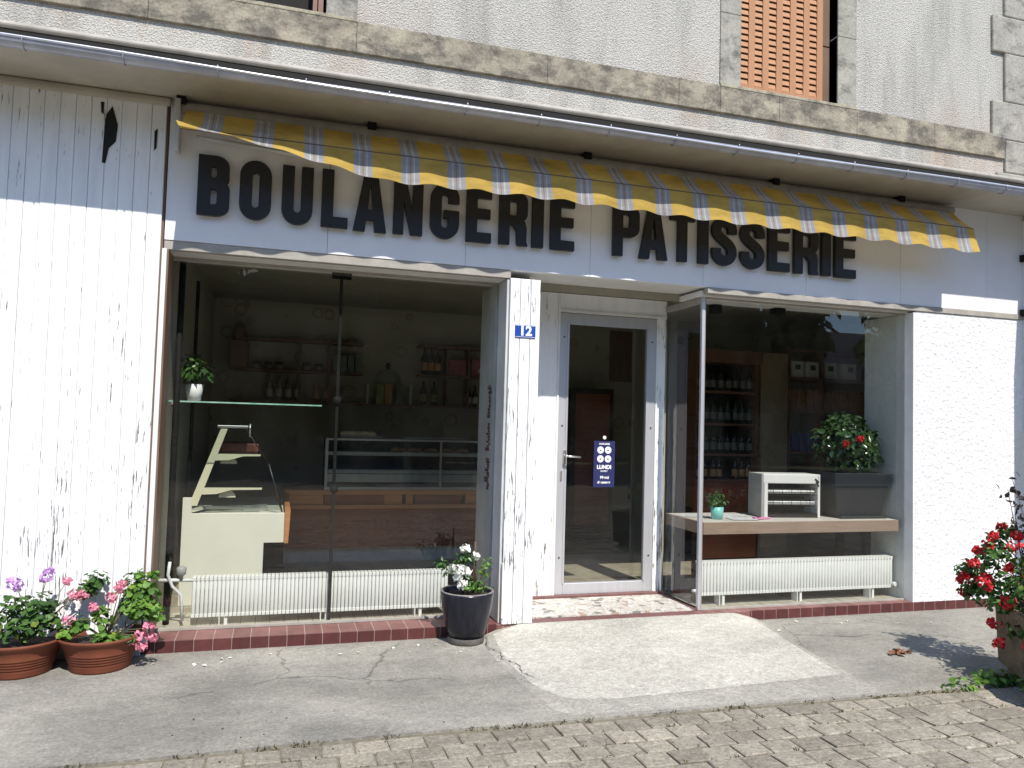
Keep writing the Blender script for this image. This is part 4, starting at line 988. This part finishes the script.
G().lathe((1.26, 3.88, 1.985), [(.17, 0), (.165, .08), (.12, .16), (.04, .19), (0, .19)], 20).build('dome', 'glass_case', T)
G().lathe((1.26, 3.88, 2.175), [(0, 0), (.02, .0), (.035, .04), (.02, .07), (0, .075)], 12).build('knob', 'cabinet_dark', T)
tag(G().box(-.55, -.36, 3.55, 3.98, 2.10, 2.40).box(-.50, -.40, 3.6, 3.9, 2.40, 2.56).build('wooden_box', 'wood_shelf', None, .01), 'tall red brown wooden box at the left end of the wall shelves', 'box')
T = thing('menu_post', 'orange wooden post with white cap at the right edge of the left window', 'post', (2.03, 2.7, .12))
G().box(2.20, 2.28, 3.0, 3.05, .12, 2.12).build('post', 'wood_orange', T); G().box(2.18, 2.30, 2.98, 3.07, 2.12, 2.17).build('cap', 'white_pot', T, .01)
T = thing('tall_cabinet', 'tall black cabinet standing behind the glass door', 'cabinet', (3.75, 3.6, .12))
G().box(3.50, 4.08, 3.45, 3.98, .12, 2.02).build('body', 'cabinet_dark', T, .005); G().box(3.56, 4.02, 3.44, 3.45, .3, 1.95).build('door', 'wood_red', T); G().box(3.99, 4.01, 3.42, 3.44, 1.0, 1.2).build('handle', 'steel', T)
tag(G().box(4.25, 4.58, 3.985, 3.998, 2.15, 2.84).build('wall_hanging', 'brown_board', None), 'dull brown panel hung high on the back wall behind the door', 'wall panel')

# ------------------------------------------------------------------ right bay
T = thing('window_table', 'wooden table with thick grey brown edge in the right shop window', 'table', (4.36, .44, .08))
G().box(3.40, 5.36, .125, .74, .775, .787).build('table_top', 'table_top', T, .003)
G().box(3.385, 5.375, .11, .135, .685, .785).box(3.385, 5.375, .735, .76, .685, .785).box(3.385, 3.41, .135, .735, .685, .785).box(5.35, 5.375, .135, .735, .685, .785).build('apron', 'table_side', T, .004)
for x in (3.47, 5.24):
    for y in (.36, .70): G().box(x - .03, x + .03, y - .03, y + .03, .08, .775).build('leg', 'black_iron', T, .004)
potted('succulent', 'small bright green plant in turquoise pot on the window table', 3.63, .30, .788, .047, .056, .105, 'turquoise', 150, 'shade_leaf', (.085, .07, .065), .035, .022, .17)
T = thing('electric_heater', 'white boxy electric bar heater with shiny reflector on the window table', 'heater', (4.42, .45, .788))
hm = Matrix.Rotation(R(-6), 4, 'Z'); T.rotation_euler = (0, 0, R(-6))
def hb(nm, m, x0, x1, y0, y1, z0, z1, bev=0): return G().box(x0, x1, y0, y1, z0, z1).build(nm, m, T, bev, local=True)
hb('top_panel', 'heater_white', -.29, .275, -.12, .12, .30, .385, .008)
hb('side_panel', 'heater_grey', -.295, -.27, -.12, .12, 0, .385, .005)
hb('side_panel', 'heater_white', .255, .28, -.12, .12, 0, .385, .005)
hb('front_rim', 'heater_white', -.27, -.235, -.125, -.09, 0, .30, .004)
hb('base', 'cabinet_dark', -.27, .255, -.12, .12, 0, .03)
hb('back_panel', 'cabinet_dark', -.27, .255, .10, .12, .03, .3)
g = G()
for z in (.20, .10): g.obox((0, .0, z + .02), (.50, .006, .07), Matrix.Rotation(R(35), 3, 'X'))
g.build('reflector', 'dull_metal', T, 0, local=True)
g = G()
for k in range(9): g.tube([(-.26, -.115, .04 + k * .031), (.25, -.115, .04 + k * .031)], .0022, 5)
for k in range(5): g.tube([(-.18 + k * .09, -.117, .03), (-.18 + k * .09, -.117, .30)], .0025, 5)
g.build('grille', 'black_iron', T, 0, local=True)
g = G()
for z in (.225, .125): g.tube([(-.25, -.07, z), (.25, -.07, z)], .017, 10)
g.build('heating_bar', 'white_pot', T, 0, local=True)
g = G(); g.obox((.245, -.124, .33), (.05, .003, .012), Matrix.Rotation(R(40), 3, 'Y')).obox((.25, -.124, .30), (.05, .003, .012), Matrix.Rotation(R(60), 3, 'Y')).build('badge', 'cabinet_dark', T, 0, local=True)
T = thing('potted_bush', 'round glossy bush with red flowers in large anthracite planter on the window table', 'potted plant', (5.06, .44, .79))
def sq_pot(g, cx, cy, z0, prof, ry=.5):
    vs = []; 
    for hw, hd, z in prof: vs += [(cx - hw, cy - hd, z0 + z), (cx + hw, cy - hd, z0 + z), (cx + hw, cy + hd, z0 + z), (cx - hw, cy + hd, z0 + z)]
    fs = [(3, 2, 1, 0)]
    for i in range(len(prof) - 1):
        for k in range(4): a = i * 4 + k; b = i * 4 + (k + 1) % 4; fs.append((a, b, b + 4, a + 4))
    g.add(vs, fs); return g
sq_pot(G(), 5.075, .45, .81, [(.245, .19, 0), (.285, .225, .265), (.305, .24, .268), (.315, .25, .385), (.30, .235, .385), (.29, .225, .34), (0.001, .001, .34)]).build('pot', 'planter_grey', T, .006)
G().box(4.83, 5.33, .20, .70, .788, .81).build('saucer', 'planter_grey', T, .006)
g = G()
for c, rr, n in (((5.06, .42, 1.46), (.31, .24, .24), 900), ((4.9, .38, 1.52), (.17, .16, .16), 260), ((5.22, .38, 1.40), (.17, .15, .22), 320), ((5.1, .36, 1.3), (.2, .12, .12), 260), ((5.05, .44, 1.64), (.2, .16, .1), 200)):
    blob_leaves(g, c, rr, int(n * .75), .074, .040, 'oval', .30, .35)
g.build('foliage', 'camellia', T)
g = G()
for k in range(9):
    a = k * .72; g.tube([(5.06 + .02 * math.cos(a), .44 + .02 * math.sin(a), 1.14), (5.06 + .1 * math.cos(a), .44 + .08 * math.sin(a), 1.32), (5.06 + .2 * math.cos(a), .44 + .16 * math.sin(a), 1.5)], [.012, .008, .004], 6)
g.build('stem', 'twig', T)
for c, rr in (((5.02, .19, 1.50), .035), ((4.88, .22, 1.46), .03), ((4.93, .26, 1.44), .018)): flower_head(c, rr, 9, .03).build('flower', 'red', T)
for k, (x, y, a) in enumerate(((3.78, .42, 10), (3.95, .55, -20), (3.52, .55, 35), (3.86, .27, -8))):
    tag(G().obox((x, y, .7885 + k * .0012), (.24, .17, .001), Matrix.Rotation(R(a), 3, 'Z')).build('newspaper', 'newsprint'), ['printed sheet just behind the turquoise pot', 'tilted printed sheet near the heater', 'printed sheet at the left end of the window table', 'printed sheet at the front edge of the window table'][k], 'paper')
T = G().obox((4.06, .26, .797), (.15, .05, .012), Matrix.Rotation(R(12), 3, 'Z')).obox((4.0, .27, .797), (.05, .09, .012), Matrix.Rotation(R(-20), 3, 'Z')).build('pink_toy', 'pink_plastic', None, .004)
tag(T, 'small pink plastic thing lying on the window table beside the heater', 'toy')
# bottle rack and shelves in the shop behind the right window
for k in range(7): tag(G().lathe((4.52 + k * .105, 2.1, .70), [(0, 0), (.042, 0), (.045, .09), (.036, .12), (.036, .14), (0, .142)], 12).build('preserve_jar', 'jar'), 'preserve jar on the lowest shelf of the bottle rack', 'jar', 'preserve jars on the bottle rack')
t = shelf_unit('bottle_rack', 'tall dark rack of bottles with brown wooden top in the shop behind', 4.42, 5.22, 2.0, 2.4, [.70, .98, 1.28, 1.62, 1.98, 2.44], [4.43, 5.21])
G().box(4.40, 5.24, 1.98, 2.4, 2.30, 2.44).build('top_board', 'wood_shelf', t); G().box(4.42, 5.22, 2.40, 2.42, .12, 2.4).build('back_panel', 'cabinet_dark', t)
bi = 0
for z, kind in ((1.98, 'whitel'), (1.62, 'green2'), (1.28, 'olive2'), (.98, 'amber2')):
    for k in range(8):
        x = 4.50 + k * .093 + rnd.uniform(-.012, .012)
        if rnd.random() < .06: continue
        bm, lm, lab, grp = {'whitel': ('bottle', 'label_dull', 'dark bottle on the top shelf of the bottle rack', 'bottles on the top rack shelf'), 'green2': ('bottle_green', 'label_dull', 'green bottle on the second shelf of the bottle rack', 'bottles on the second rack shelf'),
                            'olive2': ('bottle', 'label_dull', 'dark bottle on the third shelf of the bottle rack', 'bottles on the third rack shelf'), 'amber2': ('bottle', 'label_orange', 'orange labelled bottle on the fourth shelf of the bottle rack', 'bottles on the fourth rack shelf')}[kind]
        bottle(x, 2.1, z, .27, .036, bm, lm, lab, grp, kind if kind != 'whitel' else 'whitel2')
tag(G().box(5.26, 5.60, 2.0, 2.04, .12, 2.44).build('partition_panel', 'beige_panel'), 'plain beige partition standing beside the bottle rack', 'partition')
shelf_unit('grocery_shelf', 'brown shelves of cartons and packets right of the beige partition', 5.62, 6.78, 2.0, 2.4, [.9, 1.32, 1.80, 2.18, 2.50], [5.64, 6.1])
cp = None
for k, x in enumerate((5.68, 5.89, 6.14, 6.42)):
    if cp is None:
        cp = thing('milk_carton', 'white carton with dark green mark on the grocery shelf', 'carton', (x, 2.04, 2.18), 'white cartons on the grocery shelf')
        G().box(x, x + .17, 2.04, 2.25, 2.18, 2.37).build('box_body', 'carton_white', cp, .006); G().box(x + .05, x + .12, 2.037, 2.04, 2.27, 2.33).build('printed_mark', 'logo_green', cp)
    else: c = copy_tree(cp); c.location = (x, 2.04, 2.18)
for k in range(9): 
    x = 5.66 + k * .12
    g = G(); g.prism([(x, 1.80), (x + .10, 1.80), (x + .11, 1.93), (x + .085, 2.04), (x + .015, 2.04), (x - .008, 1.93)], 'y', 2.05, 2.13); tag(fixn(g.build('coffee_packet', 'pack_orange', None, .01)), 'orange brown packet in the row under the white cartons', 'packet', 'orange brown packets')
for k in range(6): tag(G().box(5.68 + k * .15, 5.80 + k * .15, 2.06, 2.2, 1.325, 1.325 + .2 + .03 * (k % 2)).build('flour_packet', ('carton_white', 'label_dull', 'pack_yellow')[k % 3], None, .006), 'tall packet standing behind the dark blue packets', 'packet', 'tall packets behind the blue ones') if k > 2 else None
for k in range(4): tag(G().box(5.70 + k * .11, 5.80 + k * .11, 2.05, 2.2, 1.32, 1.53).build('sugar_packet', 'pack_blue', None, .008), 'dark blue packet on the shelf behind the potted bush', 'packet', 'dark blue packets')
for k in range(6): tag(G().box(5.66 + k * .13, 5.77 + k * .13, 2.05, 2.2, .90, 1.08).build('biscuit_packet', 'pack_yellow', None, .008), 'yellow brown packet on the lowest grocery shelf', 'packet', 'yellow brown packets')
T = thing('wooden_counter', 'plain red brown counter front seen behind the window table', 'counter', (4.6, 1.7, .12))
G().box(4.38, 5.15, 1.93, 1.99, .14, .98).build('body', 'wood_red', T, .004); G().box(4.36, 5.17, 1.91, 1.995, .98, 1.0).build('worktop', 'wood_shelf', T, .003)

# ------------------------------------------------------------------ outdoor pots
def bowl(name, label, x, y, z, r, h):
    t = thing(name, label, 'flower pot', (x, y, 0), 'terracotta bowls of geraniums by the plank wall')
    pr = [(0, 0), (r * .68, 0), (r * .70, .012)]
    for k in range(5): pr += [(r * (.71 + k * .024), .035 + k * .017), (r * (.725 + k * .024), .042 + k * .017), (r * (.715 + k * .024), .05 + k * .017)]
    pr += [(r * .90, h - .045), (r * .93, h - .03), (r * 1.0, h - .012), (r * 1.0, h), (r * .95, h), (r * .90, h - .03), (r * .86, h - .06)]
    G().lathe((x, y, 0), pr, 48).build('bowl', 'terracotta', t)
    g = G(); g.lathe((x, y, 0), [(r * .87, h - .055), (r * .5, h - .04), (.001, h - .035)], 24).build('soil', 'soil', t)
    return t
def gstem(g, a, b, r=.006):
    a, b = Vector(a), Vector(b); m = a.lerp(b, .5) + rv(.03) + Vector((0, 0, .03)); g.tube([a, m, b], [r, r * .8, r * .5], 6)
T = bowl('geranium_bowl', 'terracotta bowl of pink geraniums, nearest to the shop window', -.985, -.20, 0, .245, .205)
g = G(); st = G(); base = (-.97, -.18, .16)
for c, rr, n in (((-.80, -.12, .43), (.135, .11, .13), 170), ((-.78, -.16, .33), (.13, .1, .10), 90), ((-.72, -.12, .30), (.10, .08, .07), 50), ((-1.11, -.25, .27), (.07, .07, .06), 34), ((-1.17, -.27, .23), (.05, .06, .06), 22), ((-.94, -.33, .205), (.09, .05, .035), 44), ((-.82, -.33, .19), (.05, .03, .02), 16), ((-1.0, -.2, .3), (.07, .06, .09), 30), ((-.80, -.10, .53), (.04, .04, .04), 12), ((-.73, -.1, .53), (.04, .04, .04), 12)):
    blob_leaves(g, c, rr, int(n * 1.25), .038, .040, 'round', .3, .7); gstem(st, base, c)
g.build('foliage', 'geranium', T)
for c, rr in (((-.94, -.22, .42), .04), ((-.90, -.20, .47), .03), ((-1.03, -.26, .37), .03), ((-.885, -.20, .50), .03), ((-1.15, -.28, .31), .032), ((-.755, -.30, .20), .045), ((-.71, -.30, .245), .035), ((-.80, -.30, .155), .035), ((-.69, -.28, .18), .032), ((-.74, -.32, .14), .03)):
    flower_head(c, rr, 10, .024).build('flower', 'pink', T); gstem(st, (-.95, -.2, .2), c, .0035)
st.build('stem', 'stem', T)
T = bowl('geranium_bowl', 'terracotta bowl of lilac and pink geraniums at the left edge of the photo', -1.42, -.20, 0, .25, .205)
g = G(); st = G(); base = (-1.42, -.18, .16)
for c, rr, n in (((-1.36, -.22, .36), (.16, .13, .13), 150), ((-1.52, -.22, .33), (.16, .13, .14), 120), ((-1.27, -.25, .30), (.08, .08, .10), 46), ((-1.05, -.12, .50), (.075, .06, .085), 70), ((-1.12, -.12, .45), (.06, .06, .06), 30), ((-1.40, -.3, .26), (.12, .06, .06), 50)):
    blob_leaves(g, c, rr, int(n * .95), .040, .042, 'round', .3, .7); gstem(st, base, c)
g.build('foliage', 'geranium_dark', T)
for c, rr, m in (((-1.31, -.2, .55), .045, 'lilac'), ((-1.29, -.2, .585), .03, 'lilac'), ((-1.475, -.22, .54), .05, 'lilac'), ((-1.45, -.22, .51), .035, 'lilac'), ((-1.15, -.18, .44), .04, 'pink'), ((-1.11, -.18, .43), .03, 'pink'), ((-1.20, -.15, .52), .022, 'pink')):
    flower_head(c, rr, 10, .024).build('flower', m, T); gstem(st, (-1.36, -.2, .2), c, .0035)
g = G(); 
for c in ((-1.22, -.22, .42), (-1.17, -.2, .36), (-1.42, -.25, .45)): 
    for _ in range(12): g.leaf(Vector(c) + rv(.05), rdir(), rdir(), .022, .016)
g.build('bud', 'white_petal', T); st.build('stem', 'stem', T)

T = thing('glazed_pot', 'tall blue black glazed pot with sparse white flowers before the shop window', 'flower pot', (1.34, -.13, 0))
px, py = 1.34, -.13
G().lathe((px, py, 0), [(0, .045), (.128, .045), (.15, .12), (.178, .24), (.192, .345), (.190, .36), (.172, .36), (.166, .33), (.16, .30)], 44).build('pot_body', 'pot_black', T)
G().lathe((px, py, 0), [(.1895, .3605), (.186, .366), (.176, .366), (.171, .3605)], 44).build('rim', 'pot_rim', T)
G().lathe((px, py, 0), [(0, 0), (.122, 0), (.130, .012), (.1295, .046)], 40).build('foot', 'pot_foot', T)
G().lathe((px, py, 0), [(.168, .33), (.08, .335), (.001, .338)], 24).build('soil', 'soil', T)
g = G(); st = G()
for c, rr, n in (((px - .02, py, .60), (.07, .06, .05), 70), ((px - .12, py - .02, .52), (.10, .05, .05), 60), ((px - .05, py, .47), (.06, .06, .06), 40), ((px + .03, py, .42), (.09, .09, .05), 60), ((px - .2, py, .56), (.05, .03, .02), 12)):
    blob_leaves(g, c, rr, n, .04, .02, 'oval', .2, .5); gstem(st, (px - .03, py, .34), c, .004)
g.build('foliage', 'shade_leaf', T)
g = G()
for c, rr, n in (((px + .11, py, .50), (.06, .05, .05), 40), ((px + .14, py, .56), (.05, .03, .03), 18), ((px + .05, py - .05, .40), (.12, .07, .03), 60)): blob_leaves(g, c, rr, n, .035, .016, 'oval', .2, .5); gstem(st, (px + .04, py, .34), c, .003)
g.build('yellow_foliage', 'geranium', T)
for c, rr in (((px - .03, py - .03, .66), .035), ((px - .07, py - .07, .52), .042), ((px - .13, py - .05, .53), .025), ((px - .08, py - .05, .47), .03), ((px - .02, py - .05, .50), .022), ((px - .06, py - .06, .42), .028), ((px + .06, py, .60), .02)):
    flower_head(c, rr, 8, .034).build('flower', 'white_petal', T)
st.tube([(px + .06, py + .02, .33), (px + .055, py + .02, .70)], .008, 6); st.build('stem', 'twig', T)
G().tube([(px + .05, py, .33), (px + .04, py, .5), (px + .06, py, .63)], .004, 5).tube([(px + .08, py, .34), (px + .17, py - .02, .48)], .003, 5).build('twig', 'twig', T)

# stone trough at the right with red geraniums
T = thing('stone_trough', 'brown stone trough overflowing with bright red ivy geraniums at the right edge', 'planter', (4.72, -1.44, 0))
TH = R(-31.2)   # long left face runs towards the street
ca, sa = math.cos(TH), math.sin(TH)
def tl(u, v, z): # u: away from face (to the right), v: along the face towards the street
    d = Vector((-.518, -.855)); n = Vector((.855, -.518)); p = Vector((4.72, -1.44)) + n * u + d * v; return (p.x, p.y, z)
def tbox(nm, m, u0, u1, v0, v1, z0, z1, bev=.01, top=0):
    vs = [tl(u0 , v0 , z0), tl(u1, v0, z0), tl(u1, v1, z0), tl(u0, v1, z0), tl(u0 - top, v0 - top, z1), tl(u1 + top, v0 - top, z1), tl(u1 + top, v1 + top, z1), tl(u0 - top, v1 + top, z1)]
    return fixn(G().add(vs, [(0, 1, 2, 3), (4, 5, 6, 7), (0, 1, 5, 4), (1, 2, 6, 5), (2, 3, 7, 6), (3, 0, 4, 7)]).build(nm, m, T, bev))
tbox('trough_body', 'trough', 0, .48, 0, .95, .05, .45, .012, .015)
tbox('foot', 'trough', .04, .14, .06, .89, 0, .05, .004); tbox('foot', 'trough', .34, .44, .06, .89, 0, .05, .004)
tbox('soil', 'soil', .03, .45, .03, .92, .44, .455, 0)
g = G(); st = G(); fl = []
for c, rr, n in ((tl(.1, .1, .58), (.22, .2, .13), 300), (tl(.25, .3, .70), (.26, .26, .16), 380), (tl(.1, .55, .62), (.22, .25, .16), 320), (tl(-.02, .2, .47), (.12, .14, .09), 130), (tl(-.08, .0, .55), (.14, .14, .10), 150), (tl(.3, .7, .7), (.22, .25, .2), 260), (tl(.25, -.05, .66), (.18, .14, .12), 170), (tl(.0, .45, .36), (.07, .12, .08), 60), (tl(-.1, -.13, .62), (.08, .08, .06), 40), (tl(-.05, .2, .80), (.10, .1, .06), 50), (tl(.02, -.1, .78), (.12, .1, .06), 60), (tl(-.14, .02, .50), (.10, .12, .09), 90), (tl(-.16, -.1, .62), (.09, .08, .10), 70), (tl(.05, -.12, .86), (.10, .08, .08), 50), (tl(-.07, .05, .72), (.12, .12, .12), 120), (tl(.12, -.1, .92), (.10, .08, .06), 40)):
    blob_leaves(g, c, rr, int(n * .95), .036, .034, 'round', .2, .4); gstem(st, tl(.2, .4, .45), c, .005)
g.build('foliage', 'geranium_dark', T)
for (u, v, z), rr in (((-.12, .12, .62), .055), ((-.16, .05, .70), .04), ((-.18, -.05, .48), .05), ((-.04, -.05, .82), .045), ((.02, .18, .83), .055), ((.10, .3, .66), .045), ((-.10, .22, .35), .05), ((.0, .55, .28), .055), ((.05, .62, .4), .05), ((-.14, .2, .58), .05), ((-.2, .0, .60), .03), ((-.06, .12, .90), .03), ((.05, .35, .88), .05), ((.04, .5, .72), .045), ((-.12, -.12, .52), .04), ((-.02, .28, .72), .03), ((-.2, -.08, .56), .045), ((-.12, .0, .78), .04), ((.06, -.1, .94), .035), ((-.05, .32, .50), .05), ((.1, .05, .90), .04), ((-.1, .35, .25), .045)):
    flower_head(tl(u, v, z), rr, 12, .028).build('flower', 'red', T)
st.build('stem', 'twig', T)
g = G(); st = G()
for k in range(13):
    b = Vector(tl(.2 + rnd.uniform(-.06, .1), .06 + rnd.uniform(-.03, .15), .5)); t2 = b + Vector((rnd.uniform(-.10, .16), rnd.uniform(-.02, .14), rnd.uniform(.5, .98)))
    st.tube([b, b.lerp(t2, .5) + rv(.03), t2], [.006, .004, .002], 5)
    for q in range(16): g.leaf(b.lerp(t2, rnd.uniform(.45, 1)) + rv(.04), rdir(), rdir(), .05, .03)
g.build('dark_leaf', 'dry_leaf', T); st.build('cane', 'twig', T)

# ------------------------------------------------------------------ across the street (seen only in the glass)
tree_proto = None
def make_tree(x, y, s, label):
    global tree_proto
    if tree_proto is None:
        t = thing('street_tree', label, 'tree', (0, 0, 0), 'trees across the street')
        G().tube([(0, 0, -.02), (.05, 0, 1.5), (0, .1, 3.2), (.1, 0, 5)], [.24, .19, .15, .07], 10).tube([(0, .05, 2.4), (1.1, .2, 4.2)], [.1, .04], 8).tube([(0, .05, 2.2), (-1.1, -.2, 4.0)], [.1, .04], 8).build('trunk', 'bark', t)
        g = G()
        for _ in range(60):
            d = rdir(); c = Vector((d.x * 2.2, d.y * 2.0, 4.6 + d.z * 2.2)) * 1.0
            blob_leaves(g, c, (.9, .9, .75), 110, .40, .28, 'oval', .2, .4)
        g.build('crown', 'tree_leaf', t); tree_proto = t
    else: t = copy_tree(tree_proto); t['label'] = label
    t.location = (x, y, 0); t.scale = (s, s, s); t.rotation_euler = (0, 0, rnd.uniform(0, 6)); return t
tl_ = ['broad tree at the left end of the row across the street', 'second tree from the left across the street', 'tall tree opposite the left shop window', 'tree directly opposite the middle of the sign', 'tree opposite the shop door', 'low tree right of the gap across the street', 'tall tree opposite the right shop window', 'tree beyond the right end of the shop', 'last tree on the right across the street', 'tree far to the right along the street']
for (x, y, s), lb in zip(((-15, -22, 1.25), (-10, -21.5, 1.15), (-5.5, -22, 1.45), (-1.6, -23, 1.4), (2.2, -22.2, 1.4), (5.6, -22, 1.25), (10.0, -21.5, 1.5), (14.6, -22, 1.3), (18.4, -22, 1.25), (29.4, -22, 1.4)), tl_): make_tree(x, y, s, lb)
for k, (x0, x1, h, lab) in enumerate(((-24, -8.0, 6.5, 'long tan house opposite, behind the left trees'), (-8, 6, 5.4, 'low tan house opposite the shop'), (6, 42, 3.9, 'tan house opposite, behind the right trees'))):
    t = thing('street_house', lab, 'house', ((x0 + x1) / 2, -28, 0))
    G().box(x0, x1, -34, -26, -.02, h).build('wall', 'house_wall', t)
    g = G(); g.prism([(-34.4, h), (-25.6, h), (-30, h + 3.2)], 'x', x0 - .3, x1 + .3); fixn(g.build('roof', 'house_roof', t))
    xx = x0 + 1.2
    while xx < x1 - 1.2:
        for zz in (.9, 3.4): G().box(xx, xx + .95, -25.99, -25.96, zz, zz + 1.4).build('window', 'dark', t)
        xx += 2.6
g = G()
for i in range(40):
    blob_leaves(g, (-22 + i * 1.35, -20.2, .75), (.85, .5, .8), 130, .16, .1, 'oval', .4, .4)
tag(g.build('hedge', 'tree_leaf'), 'long clipped green hedge along the far side of the street', 'hedge')
